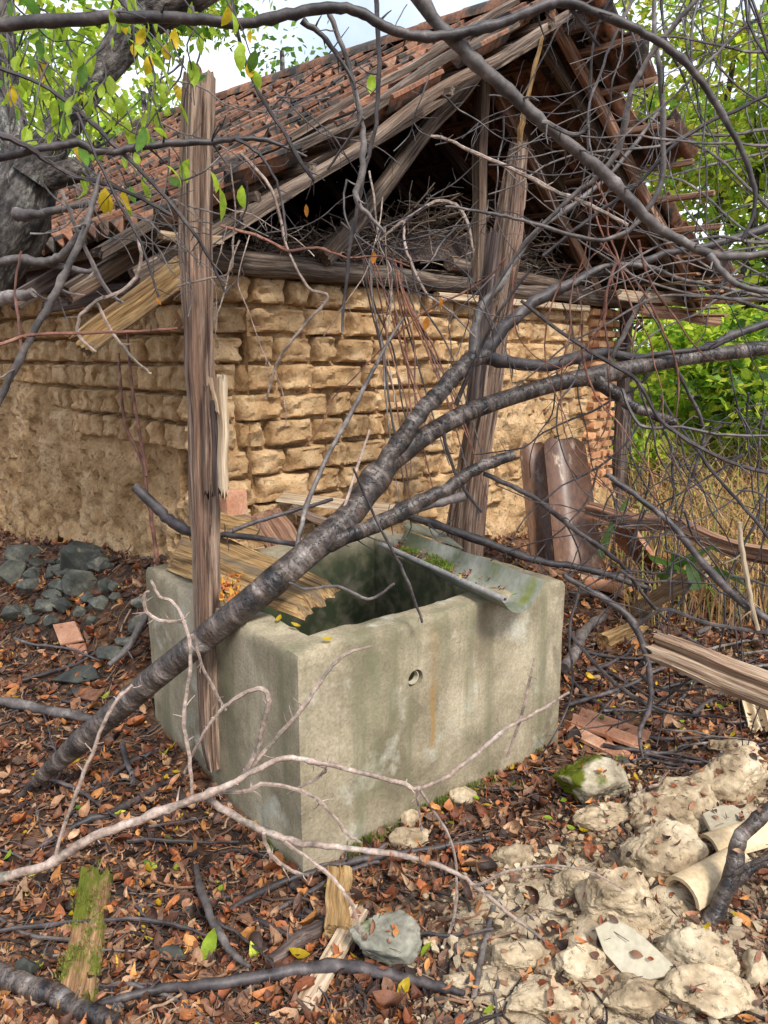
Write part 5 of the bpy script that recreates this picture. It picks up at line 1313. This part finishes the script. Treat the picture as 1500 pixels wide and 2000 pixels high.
arch_tile('ridge_tile', 'second buff curved tile behind the forked branch', gnd(1380, 1690) + ZUP * .05, gnd(1530, 1655) + ZUP * .07, .05, .055, BUFFTILE)
# wood pieces
def log(name, label, a, b, w, h, mat, **k):
    g = timber(a, b, w, h, **k); return solo(name, g[0], g[1], mat, label, 'wood', rest=g[2])
log('split_log', 'thick weathered split log entering from the right edge', at(1285, 1262, 2.75), at(1540, 1365, 2.5), .115, .10, LOGWOOD, groove=.45, rough=.15, n=40, sides=32, ends=.05)
log('dark_log', 'long dark brown log lying at the foot of the thicket', at(1155, 992, 4.4), at(1530, 1092, 3.6), .09, .08, REDWOOD, groove=.25, rough=.2, n=40, sides=24, wob=.06)
log('splintered_wood', 'pale yellow splintered wood piece right of the tank', gnd(1238, 1212) + ZUP * .05, at(1375, 1115, 3.55), .10, .04, PALEWOOD, groove=.3, rough=.3, n=24, sides=24, ends=.10)
log('hollow_stump', 'short yellow hollow stump with a square hole right of tank', gnd(1180, 1265) + ZUP * .04, gnd(1245, 1235) + ZUP * .04, .09, .08, ROTWOOD, groove=.3, rough=.3, n=16, sides=24, ends=.04)
log('pale_slat', 'long pale flat slat lying in the leaves at bottom centre', gnd(595, 1975) + ZUP * .012, gnd(700, 1800) + ZUP * .03, .055, .018, PALEWOOD, n=24, up=Vector((1, .5, 0)))
log('wood_chunk', 'short yellow ribbed wood chunk beside the grey boulder', gnd(658, 1835) + ZUP * .035, gnd(664, 1725) + ZUP * .03, .07, .045, ROTWOOD, groove=.3, rough=.25, n=20, sides=24, up=Vector((1, 0, 0)))
board('mossy_board', 'moss covered board lying in the leaves at lower left', 'board', [gnd(112, 1955, .02), gnd(158, 1705, .02), gnd(222, 1700, .02), gnd(190, 1950, .02)], .022, MOSSWOOD, jag=.05, rough=.012)
bgm = Bag()
for k in range(90):
    a = R.random(); b = R.random(); p = gnd(112 + 46 * a + b * (78 - 14 * a) * .95, 1955 - 250 * a); p.z += .044
    if fbm(p.x * 12, p.y * 12, 2, 2) > -.12: tuft(bgm, p, .018, .010, 26, [(.15, .18, .02), (.11, .14, .015), (.22, .23, .04), (.19, .15, .04)])
o = link('moss_on_board', mesh_of('moss_on_board', bgm.v, bgm.f, STRAW, **bgm.kw())); o['kind'] = 'stuff'; tag(o, 'bright moss growing on the board at lower left', 'moss')
for k, (a, b, lb) in enumerate([((1170, 1085, 4.1), (1232, 968, 4.4), 'upright green strap leaf beside the brown channels'), ((1270, 1090, 3.9), (1400, 1160, 3.4), 'green strap leaf drooping toward the right'), ((1290, 1130, 3.8), (1405, 1065, 3.6), 'green strap leaf rising over the dark log'), ((1310, 1090, 3.8), (1460, 1145, 3.5), 'longest green strap leaf right of the splintered wood'), ((1360, 1150, 3.4), (1340, 1100, 3.5), 'short bent green strap leaf by the splintered wood')]):
    pa, pb = at(*a), at(*b); mid = pa.lerp(pb, .5) + ZUP * .05; V = []; F = []; w = .03
    sdv = (pb - pa).cross(Vector((0, 1, 0.3))).normalized()
    for i in range(13):
        t = i / 12; q = pa * (1 - t) ** 2 + mid * 2 * t * (1 - t) + pb * t * t; ww = w * (1 - .8 * t * t)
        V += [q - sdv * ww, q + Vector((0, 0, -.005)), q + sdv * ww]
    for i in range(12):
        for c in (0, 1): q = i * 3 + c; F.append((q, q + 1, q + 4, q + 3))
    solo('strap_leaf', V, F, FRESH, lb, 'leaf', cols=[(.10, .20, .04)] * len(V))

# ------------------------------------------------------------------ leaves
def leaf_geo(L, w, curl=.3, cup=.3, fold=.2):
    """pointed oval leaf, 12 triangles, along +Y"""
    V = []; rows = [(0, .06), (.22, .75), (.5, 1.0), (.78, .68), (1.0, .02)]
    for t, k in rows:
        z = curl * L * (t - .5) ** 2 * 2
        for s in (-1, 0, 1):
            V.append(Vector((s * w / 2 * k, (t - .5) * L, z + (abs(s) * cup * w * .5 * k))))
    F = []
    for i in range(4):
        for c in (0, 1): q = i * 3 + c; F.append((q, q + 1, q + 4, q + 3))
    return V, F
BROWN = [(.36, .115, .042), (.28, .085, .034), (.46, .17, .06), (.20, .065, .03), (.14, .055, .03), (.10, .045, .028), (.40, .19, .10), (.30, .15, .085), (.60, .26, .08), (.40, .22, .12), (.48, .29, .17), (.15, .085, .055), (.06, .03, .022), (.045, .028, .022), (.24, .10, .055), (.22, .12, .08)]
YEL = [(.75, .52, .03), (.70, .58, .06), (.62, .40, .03), (.45, .50, .05)]
def scatter_leaves():
    b = Bag(); n = 0
    while n < 30000:
        # more leaves near the camera, thinning with distance
        y = 1.35 + 5.4 * R.random() ** 1.6; x = R.uniform(-1, 1) * (y * .62 + .25) + 0.02
        if y > 2.0:                       # stay off the tank and out of the shed
            q = Vector((x, y, 0)) - T0; a, c = q.dot(TU), q.dot(TW)
            if -.01 < a < TLU + .01 and -.01 < c < TLW + .01: n += .3; continue
            q = Vector((x, y, 0)) - SO
            if q.dot(U) > 0.0 and q.dot(W) > 0.0: n += .3; continue
        cm = clay_mask(x, y)
        if R.random() < cm * .96: n += .3; continue
        big = 1 + .25 * (R.random() < .15)
        tp = R.random(); L = (R.uniform(.012, .045) if tp < .9 else R.uniform(.045, .072)) * big * (1 + .10 * max(0, y - 2.5)); V, F = leaf_geo(L, L * (R.uniform(.08, .22) if tp < .38 else R.uniform(.35, .8)), R.uniform(-.5, 1.5), R.uniform(-.8, 1.3))
        tw = R.gauss(0, .8); V = [Matrix.Rotation(tw * v.y / L, 3, 'Y') @ v for v in V]
        M = Matrix.Rotation(R.uniform(0, 2 * pi), 3, 'Z') @ Matrix.Rotation(R.gauss(0, .45), 3, 'X') @ Matrix.Rotation(R.gauss(0, .45), 3, 'Y')
        p = Vector((x, y, ground(x, y) + R.uniform(.002, .022)))
        c = R.choice(BROWN); k = R.uniform(.7, 1.25)
        if R.random() < .010: c = R.choice(YEL)
        c = (c[0] * k, c[1] * k, c[2] * k)
        b.add([p + M @ v for v in V], F, None, [(c[0] * q_, c[1] * q_, c[2] * q_) for q_ in [R.uniform(.6, 1.25) for _ in V]]); n += 1
    o = link('leaf_litter', mesh_of('leaf_litter', b.v, b.f, LITTER, **b.kw())); o['kind'] = 'stuff'; tag(o, 'rusty brown leaf litter covering the ground around the tank', 'leaf litter')
scatter_leaves()
def scatter_twigs():
    b = Bag()
    for k in range(6500):
        y = 1.4 + 4.0 * R.random() ** 1.5; x = R.uniform(-1, 1) * (y * .6 + .2)
        q = Vector((x, y, 0)) - T0; a, c = q.dot(TU), q.dot(TW)
        if -.06 < a < TLU + .06 and -.06 < c < TLW + .06: continue
        q = Vector((x, y, 0)) - SO
        if q.dot(U) > -.05 and q.dot(W) > -.05: continue
        if R.random() < clay_mask(x, y) * .8: continue
        ln = R.uniform(.03, .22); an = R.uniform(0, 2 * pi); P = []; px, py = x, y; dz = R.uniform(.004, .022)
        for i in range(6):
            P.append(Vector((px, py, ground(px, py) + dz + .012 * n3(i * .6, k)))); an += R.gauss(0, .35); px += cos(an) * ln / 5; py += sin(an) * ln / 5
        c = R.choice([(.03, .022, .02), (.06, .045, .04), (.12, .07, .05), (.22, .12, .07), (.34, .22, .14), (.04, .03, .03), (.10, .085, .08)])
        r = R.choice([.0008, .001, .0014, .002, .003, .0045])
        v, f, r_ = sweep(P, [r] * 6, 5); b.add(v, f, r_, c)
    o = link('twig_litter', mesh_of('twig_litter', b.v, b.f, STRAW, **b.kw())); o['kind'] = 'stuff'; tag(o, 'fine dark twigs scattered through the leaf litter', 'twigs')
    b = Bag()
    for k in range(4200):
        y = 1.4 + 1.6 * R.random(); x = R.uniform(.0, 1.7)
        if clay_mask(x, y) < .25: continue
        r = .002 + .014 * R.random() ** 4; p = Vector((x, y, ground(x, y) + r * .8 + .010)); bm = bmesh.new(); bmesh.ops.create_icosphere(bm, subdivisions=1, radius=r)
        b.add([p + v.co * R.uniform(.5, 1.4) for v in bm.verts], [tuple(v.index for v in f.verts) for f in bm.faces]); bm.free()
    o = link('clay_crumbs', mesh_of('clay_crumbs', b.v, b.f, CLAYLUMP, rest=b.r)); o['kind'] = 'stuff'; tag(o, 'small crumbs of dry clay on the heap at lower right', 'clay')
scatter_twigs()
def drop_leaves():
    bpy.context.view_layer.update(); dg = bpy.context.evaluated_depsgraph_get(); b = Bag(); k = 0
    for _ in range(2600):
        x, y = R.uniform(-.15, 1.75), R.uniform(1.35, 2.75)
        if clay_mask(x, y) < .12 or (R.random() < .55 and fbm(x * 6, y * 6, 3, 2) < .05): continue
        ok, p, n, i, o, m_ = scene.ray_cast(dg, Vector((x, y, .42)), Vector((0, 0, -1)))
        if not ok or p.z < -.1 or n.z < .35: continue
        c = R.choice(BROWN); q_ = R.uniform(.7, 1.2); rz = Matrix.Rotation(R.uniform(0, 6.3), 3, 'Z')
        tl_ = n.to_track_quat('Z', 'Y').to_matrix()
        if R.random() < .45:
            ln = R.uniform(.012, .05); r = R.choice([.0006, .0009, .0013]); d = rz @ Vector((1, 0, 0)); v, f, rr = sweep([p + n * .003 - d * ln / 2, p + n * .006, p + n * .003 + d * ln / 2], [r] * 3, 4); c = R.choice([(.10, .055, .03), (.05, .035, .03), (.25, .15, .09)])
            b.add(v, f, None, c)
        else:
            L = R.uniform(.014, .042); V, F = leaf_geo(L, L * R.uniform(.2, .7), R.uniform(-.3, 1.2), R.uniform(-.4, 1.0)); M = tl_ @ rz @ Matrix.Rotation(R.gauss(0, .25), 3, 'X')
            b.add([p + n * .006 + M @ v for v in V], F, None, (c[0] * q_, c[1] * q_, c[2] * q_))
    o = link('clay_leaf_litter', mesh_of('clay_leaf_litter', b.v, b.f, LITTER, **b.kw())); o['kind'] = 'stuff'; tag(o, 'brown leaf scraps caught between the clay lumps', 'leaf litter')
drop_leaves()
# bright leaves that can be told apart
LV = {}
for nm, cc in (('yellow', (.80, .56, .03)), ('lime', (.42, .58, .05)), ('orange', (.66, .25, .04)), ('green', (.16, .32, .05))):
    LV[nm] = []
    for k in range(3):
        V, F = leaf_geo(1.0, .52, R.uniform(0, .6), R.uniform(0, .5)); LV[nm].append(mesh_of('leaf', V, F, FRESH, cols=[cc] * len(V), rest=[v * .05 for v in V]))
def put_leaf(p, L, kind, name, label=None, cat=None, group=None, par=None, droop=False):
    o = bpy.data.objects.new(name, R.choice(LV[kind])); COL.objects.link(o)
    if droop: M = Matrix.Rotation(R.uniform(0, 2 * pi), 3, 'Z') @ Matrix.Rotation(radians(-90) + R.gauss(0, .5), 3, 'X') @ Matrix.Rotation(R.gauss(0, .7), 3, 'Y')
    else: M = Matrix.Rotation(R.uniform(0, 2 * pi), 3, 'Z') @ Matrix.Rotation(R.gauss(0, .3), 3, 'X') @ Matrix.Rotation(R.gauss(0, .3), 3, 'Y')
    M = M.to_4x4() @ Matrix.Diagonal((L * 1.0, L, L, 1)); off = Vector(par.location) if par else Vector()
    M.translation = p - off; o.matrix_local = M
    if par: o.parent = par
    else: tag(o, label, cat, group)
    return o
YL = [(345, 1632), (355, 1608), (290, 1960 - 250), (310, 1780), (345, 1710), (18, 1685), (145, 1757), (255, 1620), (325, 1530), (345, 1520), (340, 1468), (120, 1240), (200, 1248), (30, 1145), (60, 1190), (105, 1575), (35, 1370), (115, 1265), (640, 1742), (1140, 1635), (1115, 1700 - 70), (1300, 1625), (1390, 1645), (930, 1570), (1430, 1445), (1330, 1435), (1210, 1490), (1160, 1400), (1250, 1405), (1380, 1390), (1405, 1390), (1440, 1360 - 50), (1470, 1250), (1430, 1180), (1340, 1235), (1435, 1805), (1380, 1825), (955, 1990), (865, 1950), (740, 1925), (690, 1885), (460, 1560), (500, 1620), (545, 1645), (1070, 1800 - 190), (1000, 1450 + 60), (880, 1620), (50, 1640), (1100, 1575), (1320, 1475), (290, 1850), (140, 1800), (430, 1750), (1280, 1345), (1200, 1320), (1350, 1300), (1240, 1530), (1330, 1420), (70, 1525), (150, 1500)]
LMK = [('the mossy board', 165, 1830), ('the tank foot', 520, 1600), ('the grey boulder', 750, 1855), ('the big fallen trunk', 200, 1420), ('the stone heap', 110, 1180), ('the broken pink tile', 1180, 1440), ('the split log', 1390, 1310), ('the mossy clay lump', 1130, 1545), ('the big round clay lump', 1300, 1685), ('the pale forked branch', 300, 1590), ('the pale slat', 640, 1900), ('the buff tiles', 1475, 1400), ('the front of the tank', 850, 1560), ('the upright crooked stick', 420, 1800)]
seen = {}
for x, y in YL:
    nm, lx, ly = min(LMK, key=lambda q: (q[1] - x) ** 2 + (q[2] - y) ** 2); dx, dy = x - lx, y - ly
    where = ('right of ' if dx > 0 else 'left of ') if abs(dx) > abs(dy) else ('just below ' if dy > 0 else 'just above ')
    kd = 'yellow' if R.random() < .8 else 'lime'; base = 'small %s leaf on the litter ' % ('yellow' if kd == 'yellow' else 'yellow-green')
    lb = base + where + nm; seen[lb] = seen.get(lb, 0) + 1
    if seen[lb] > 1: lb = ['', '', 'second ', 'third ', 'fourth ', 'fifth ', 'sixth '][seen[lb]] + lb
    put_leaf(gnd(x, y) + ZUP * .025, R.uniform(.024, .042), kd, 'yellow_leaf', lb, 'leaf', 'yellow leaves fallen on the litter')
for x, y, lb in [(545, 1209, 'yellow leaf on the tank rim nearest the fallen trunk'), (577, 1222, 'yellow leaf in the middle of the near tank rim'), (640, 1248, 'yellow leaf by the crack at the near tank corner')]: put_leaf(onz(x, y, .735), .035, 'yellow', 'yellow_leaf', lb, 'leaf', 'yellow leaves on the tank rim')
put_leaf(gnd(412, 1870) + ZUP * .04, .085, 'lime', 'green_leaf', 'large lime green leaf beside the upright crooked stick', 'leaf')
put_leaf(gnd(583, 1890) + ZUP * .04, .06, 'yellow', 'yellow_leaf', 'largest yellow leaf left of the grey boulder', 'leaf')
put_leaf(gnd(833, 1880) + ZUP * .04, .05, 'lime', 'yellow_leaf', 'bright yellow-green leaf right of the grey boulder', 'leaf')
put_leaf(gnd(788, 1958) + ZUP * .04, .055, 'yellow', 'yellow_leaf', 'long yellow leaf below the bottom stick', 'leaf')
put_leaf(gnd(1175, 1417) + ZUP * .04, .04, 'green', 'green_leaf', 'dark green leaf on the broken pink tile', 'leaf')
for x, y, lb in [(70, 1355, 'small green leaf just above the grey stick at the left edge'), (155, 1590, 'small green leaf below the foot of the fallen trunk'), (290, 1700, 'small green leaf right of the mossy board top'), (330, 1650, 'small green leaf under the pale forked branch')]: put_leaf(gnd(x, y) + ZUP * .025, .035, 'green', 'green_leaf', lb, 'leaf', 'small green leaves in the litter')
# litter in the gutter and against the post
b = Bag()
for k in range(330):
    u = R.uniform(.02, .86); s = min(.85, max(.1, R.gauss(.45, .16))); a = ga0.lerp(ga1, u); q = a + (gb0.lerp(gb1, u) - a) * s; q.z -= .082 * (0.55 + .45 * smooth(0, .8, u)) * (1 - abs(2 * s - 1) ** 2.2) - .006 - R.uniform(0, .012)
    if u > .62 and R.random() < .6: continue
    L = R.uniform(.010, .026); V, F = leaf_geo(L, L * .5, .8, .5); M = Matrix.Rotation(R.uniform(0, 6.3), 3, 'Z') @ Matrix.Rotation(R.gauss(0, .5), 3, 'X')
    b.add([q + M @ v for v in V], F, None, R.choice(BROWN[:10] + [(.10, .05, .03)] * 4))
for k in range(34):
    u = R.choice([R.uniform(.10, .22), R.uniform(.34, .52), R.uniform(.3, .5)]); s = R.uniform(.35, .65); a = ga0.lerp(ga1, u); q = a + (gb0.lerp(gb1, u) - a) * s; q.z -= .03; tuft(b, q, .022, .014, 60, [(.16, .24, .02), (.24, .32, .03), (.10, .15, .015)])
for k in range(40):
    q = onz(R.uniform(425, 470), R.uniform(1135, 1180), .74); L = R.uniform(.02, .04); V, F = leaf_geo(L, L * .5, .9, .5); M = Matrix.Rotation(R.uniform(0, 6.3), 3, 'Z') @ Matrix.Rotation(R.gauss(0, .6), 3, 'X')
    b.add([q + ZUP * R.uniform(0, .03) + M @ v for v in V], F, None, R.choice([(.60, .20, .04), (.5, .16, .05), (.75, .4, .05)]))
o = link('gutter_litter', mesh_of('gutter_litter', b.v, b.f, LITTER, **b.kw())); o['kind'] = 'stuff'; tag(o, 'brown debris and moss caught in the gutter and by the post', 'debris')
for k, (x, y, c, lb) in enumerate([(825, 1068, 'yellow', 'small yellow leaf at the far end of the gutter'), (892, 1092, 'yellow', 'small yellow leaf by the torn edge of the gutter'), (925, 1108, 'yellow', 'small yellow leaf on the moss in the middle of the gutter'), (898, 1128, 'yellow', 'small yellow leaf beside the rolled edge of the gutter'), (1003, 1162, 'lime', 'tiny yellow-green leaf at the near lip of the gutter')]):
    put_leaf(onz(x, y, .745), .03, c, 'yellow_leaf', lb, 'leaf', 'yellow leaves in the gutter')
# litter on the roof
b = Bag()
for k in range(1500):
    a = R.uniform(.05, 1.9) ; s = R.uniform(.4, RL - .2); p = slope_pt(0, a, s, .035)
    if fbm(a * 1.5, s * 1.5, 4, 2) < -.05: continue
    L = R.uniform(.03, .07); V, F = leaf_geo(L, L * .5, .7, .4); M = Matrix.Rotation(R.uniform(0, 6.3), 3, 'Z') @ Matrix.Rotation(R.gauss(0, .5), 3, 'X')
    b.add([p + M @ v for v in V], F, None, R.choice(BROWN + [(.6, .3, .06), (.10, .05, .03)]))
o = link('roof_litter', mesh_of('roof_litter', b.v, b.f, LITTER, **b.kw())); o['kind'] = 'stuff'; tag(o, 'dead leaves lying on the left slope of the roof', 'leaf litter')

# leafy twigs at upper left: each leaf its own piece
lt = thing('leafy_tree', 'leafy green twigs hanging down in front of the left tree', 'tree', at(100, 60, 2.3))
TWL = []
for k in range(44):
    x0, y0 = R.uniform(-20, 440), R.uniform(-60, 190); g, P, Q = branch_geo(wander(x0, y0, R.uniform(.5, 2.0), R.randint(4, 7), 40, 5, R.uniform(1.9, 2.7), .3), None, sub=3)
    child('twig', g[0], g[1], TWIGD, lt, rest=g[2]); TWL.append(P)
nl = 0
for P in TWL:
    for i in range(2, len(P), 1):
        if nl >= 290: break
        if R.random() < .42:
            p = P[i] + Vector((R.gauss(0, .012), R.gauss(0, .015), -.02)); sc = R.uniform(.030, .066)
            put_leaf(p, sc, 'lime' if R.random() < .72 else ('yellow' if R.random() < .4 else 'green'), 'leaf', par=lt, droop=True); nl += 1
LS = [(348, 340, 52, 'lime', 'pale green leaf hanging against the grey post'), (429, 400, 62, 'lime', 'large bright leaf hanging right of the grey post'), (425, 352, 46, 'lime', 'bright leaf above the large one by the post'), (205, 395, 50, 'yellow', 'bright yellow leaf before the tiles at left'), (222, 400, 40, 'yellow', 'second bright yellow leaf before the tiles'), (470, 385, 44, 'lime', 'ragged yellow-green leaf right of the large one'),
      (725, 165, 36, 'lime', 'green leaf hanging by the straight dark shoot'), (600, 412, 24, 'orange', 'orange dry leaf before the roof timbers'), (832, 632, 28, 'orange', 'dark red leaf hanging before the front wall'), (730, 503, 24, 'orange', 'orange leaf on the twig above the wall plate'), (862, 590, 26, 'orange', 'orange leaf hanging at the wall top'), (310, 588, 18, 'orange', 'tiny orange leaf beside the post')]
for x, y, s, c, lb in LS:
    p = at(x, y, 2.0 if x < 600 else 2.8); put_leaf(p, m_of(s, p), c, 'hanging_leaf', lb, 'leaf', droop=True)

# ------------------------------------------------------------------ vegetation beyond
def foliage(bag, c, rad, n, L, cols, flat=False):
    for i in range(n):
        while True:
            q = Vector((R.uniform(-1, 1), R.uniform(-1, 1), R.uniform(-1, 1)))
            if q.length < 1: break
        q = q * (0.55 + .45 * R.random())
        k = fbm(q.x * 2.3 + c.x, q.y * 2.3 + c.y, q.z * 2.3, 2)
        if k < -.18: continue
        p = c + Vector((q.x * rad[0], q.y * rad[1], q.z * rad[2])); l = L * R.uniform(.6, 1.3)
        d = Vector((R.gauss(0, 1), R.gauss(0, 1), R.gauss(-.3, .6))).normalized(); w = d.cross(Vector((R.gauss(0, 1), R.gauss(0, 1), R.gauss(0, 1)))).normalized() * l * .28
        m = p + d * l * .45 + Vector((0, 0, l * .06))
        col = R.choice(cols); kk = R.uniform(.7, 1.25); bag.add([p, m - w, p + d * l, m + w], [(0, 1, 2, 3)], None, (col[0] * kk, col[1] * kk, col[2] * kk))
LIME = [(.50, .68, .06), (.62, .74, .07), (.34, .54, .05), (.72, .74, .10), (.20, .38, .04)]
GREEN = [(.10, .22, .025), (.18, .34, .04), (.06, .13, .02), (.28, .42, .05)]
YELLO = [(.52, .48, .05), (.60, .56, .07), (.34, .40, .05), (.42, .32, .05)]
def bg_tree(label, x, y, h, r, cols, n, L, lobes=9, trunk=True, name='broadleaf_tree', cat='tree', low=.3):
    z0 = ground(x, y); t = thing(name, label, cat, Vector((x, y, z0)))
    if trunk:
        p = [Vector((x + .15 * n3(i, x), y + .15 * n3(i, y + 3), z0 + h * .8 * i / 6)) for i in range(7)]
        g = sweep(p, [.10 * h / 5 * (1 - i / 8) for i in range(7)], 10, rough=.15, rscale=6); child('trunk', g[0], g[1], TREEBARK, t, rest=g[2])
        b = Bag()
        for k in range(12):
            q = p[R.randint(2, 5)]; an = R.uniform(0, 6.3); e = q + Vector((cos(an) * r * .8, sin(an) * r * .8, R.uniform(.2, .8) * r)); md = q.lerp(e, .5) + Vector((0, 0, R.uniform(-.2, .2)))
            v, f, rr = sweep([q, md, e], [.03, .02, .006], 5); b.add(v, f, rr)
        child('limbs', b.v, b.f, TREEBARK, t, rest=b.r)
    b = Bag()
    for k in range(lobes):
        an = R.uniform(0, 6.3); rr = R.uniform(0, .75) * r; c = Vector((x + cos(an) * rr, y + sin(an) * rr, z0 + h * (low + (1 - low) * R.random())))
        s = r * R.uniform(.35, .6); foliage(b, c, (s, s, s * .7), n // lobes, L, cols)
    child('crown', b.v, b.f, FRESH, t, **b.kw()); return t
bg_tree('bright yellow-green tree behind the right eave of the shed', 5.6, 10.5, 5.6, 2.0, LIME, 5600, .15)
bg_tree('yellow leaved tree at the far right behind the shed', 8.0, 13.0, 6.2, 2.4, YELLO, 3400, .20)
bg_tree('tall sparse green tree behind the ridge at the right', 4.6, 14.5, 9.0, 2.2, LIME, 2600, .18, low=.5)
bg_tree('green tree rising at the upper right edge', 5.8, 9.0, 7.2, 2.1, LIME, 5200, .15, low=.45)
bg_tree('pale green tree seen behind the left roof slope', -3.6, 12.0, 5.6, 2.2, LIME, 2600, .18, low=.35)
bg_tree('yellow-green tree behind the leaning tree at the left', -5.6, 10.0, 6.0, 2.0, LIME + YELLO, 3000, .15, low=.4)
bg_tree('sparse airy tree against the sky left of the ridge', -1.8, 14.5, 8.5, 2.0, GREEN, 900, .14, low=.55)
bg_tree('dense bright bush right of the brick pier', 3.6, 7.6, 1.9, 1.0, LIME + GREEN, 3000, .12, trunk=False, name='bush', cat='bush', low=.35)
bg_tree('light green bush at the right edge behind the thicket', 4.6, 8.2, 2.0, 1.1, LIME, 3000, .12, trunk=False, name='bush', cat='bush', low=.3)
bg_tree('dark green bush between the pier and the trees', 4.4, 9.6, 2.2, 1.3, GREEN, 3000, .13, trunk=False, name='bush', cat='bush', low=.2)
bg_tree('yellowing bush beyond the light green one', 6.4, 9.6, 2.6, 1.5, YELLO + LIME, 3200, .14, trunk=False, name='bush', cat='bush', low=.2)
bg_tree('bright lime bush close behind the corner pier of the shed', 3.05, 7.9, 2.0, .9, LIME, 3200, .11, trunk=False, name='bush', cat='bush', low=.15)
bg_tree('wide lime bush in the gap beside the pier', 3.7, 8.9, 2.4, 1.3, LIME, 3600, .12, trunk=False, name='bush', cat='bush', low=.12)
bg_tree('leafy lime bush near the right edge under the eave', 4.3, 7.3, 1.9, .9, LIME + YELLO, 3000, .11, trunk=False, name='bush', cat='bush', low=.25)
bg_tree('tall bright tree filling the right edge above the thicket', 5.6, 8.4, 4.6, 1.7, LIME, 4200, .13, low=.3)
bg_tree('yellow-green tree between the eave and the right edge', 7.2, 11.5, 6.5, 2.3, LIME + YELLO, 4200, .16, low=.3)
bg_tree('bright green tree just behind the old trunk at upper left', -3.9, 8.0, 5.0, 1.9, LIME, 6000, .12, low=.45)
bg_tree('lime tree rising above the left end of the roof', -2.9, 9.8, 5.8, 1.5, LIME + GREEN, 2800, .12, low=.6)
bg_tree('broad lime tree closing the sky at the right edge', 4.35, 9.3, 5.4, 1.3, LIME, 5200, .11, low=.4)
bg_tree('tall lime tree showing between the eave and the upper right corner', 4.9, 11.6, 7.0, 1.7, LIME + YELLO, 5000, .13, low=.45)
bg_tree('slim yellow-green tree beside the right verge of the roof', 3.9, 12.4, 6.6, 1.3, LIME + YELLO, 3000, .12, low=.5)
bg_tree('yellow tree peeping over the lower right eave', 5.0, 9.3, 4.4, 1.6, LIME + YELLO, 4600, .12, low=.35)
bg_tree('low green bush left beyond the shed corner', -6.0, 8.5, 2.2, 1.3, GREEN, 1800, .13, trunk=False, name='bush', cat='bush', low=.2)
# far wood closing the view
b = Bag()
for k in range(60):
    an = radians(-52 + 104 * k / 59); d = R.uniform(20, 26); c = Vector((sin(an) * d, cos(an) * d, R.uniform(.5, 3.6))); foliage(b, c, (2.2, 1.2, 2.0), 260, .34, GREEN + LIME[:2])
o = link('far_wood', mesh_of('far_wood', b.v, b.f, FRESH, **b.kw())); o['kind'] = 'stuff'; tag(o, 'far green wood behind the trees', 'wood')
# dry grass and stems behind the thicket
b = Bag()
for k in range(5200):
    y = R.uniform(4.2, 9.5); x = R.uniform(.30, .62) * y + R.uniform(0, 1.0)
    q = Vector((x, y, 0)) - SO
    if q.dot(W) > -.25 and q.dot(U) < WF + .5: continue
    z = ground(x, y); h = R.uniform(.18, .75) * (1.0 if R.random() < .8 else 1.5); dx, dy = R.gauss(0, .30), R.gauss(0, .3); r = R.uniform(.002, .005)
    c = R.choice([(.36, .20, .08), (.50, .31, .13), (.26, .14, .06), (.38, .24, .09), (.22, .24, .05), (.14, .085, .05)])
    p = Vector((x, y, z)); m = p + Vector((dx * .4 * h, dy * .4 * h, h * .6)); e = p + Vector((dx * 2 * h, dy * 2 * h, h)); w = Vector((r, 0, 0))
    b.add([p - w, p + w, m + w, m - w, e], [(0, 1, 2, 3), (3, 2, 4)], None, c)
for k in range(5000):
    y = R.uniform(4.4, 9.5); x = R.uniform(.32, .62) * y + R.uniform(0, 1.0); q = Vector((x, y, 0)) - SO
    if q.dot(W) > -.25 and q.dot(U) < WF + .5: continue
    foliage(b, Vector((x, y, ground(x, y) + R.uniform(.02, .5))), (.05, .05, .05), 2, .06, [(.30, .34, .05), (.46, .28, .09), (.34, .16, .06), (.40, .22, .07)])
o = link('dry_grass', mesh_of('dry_grass', b.v, b.f, STRAW, **b.kw())); o['kind'] = 'stuff'; tag(o, 'tall dry brown grass right of the shed', 'grass')
print('objects', len(bpy.data.objects), 'tris', sum(len(m.loop_triangles) if m.loop_triangles else sum(len(p.vertices) - 2 for p in m.polygons) for m in bpy.data.meshes))
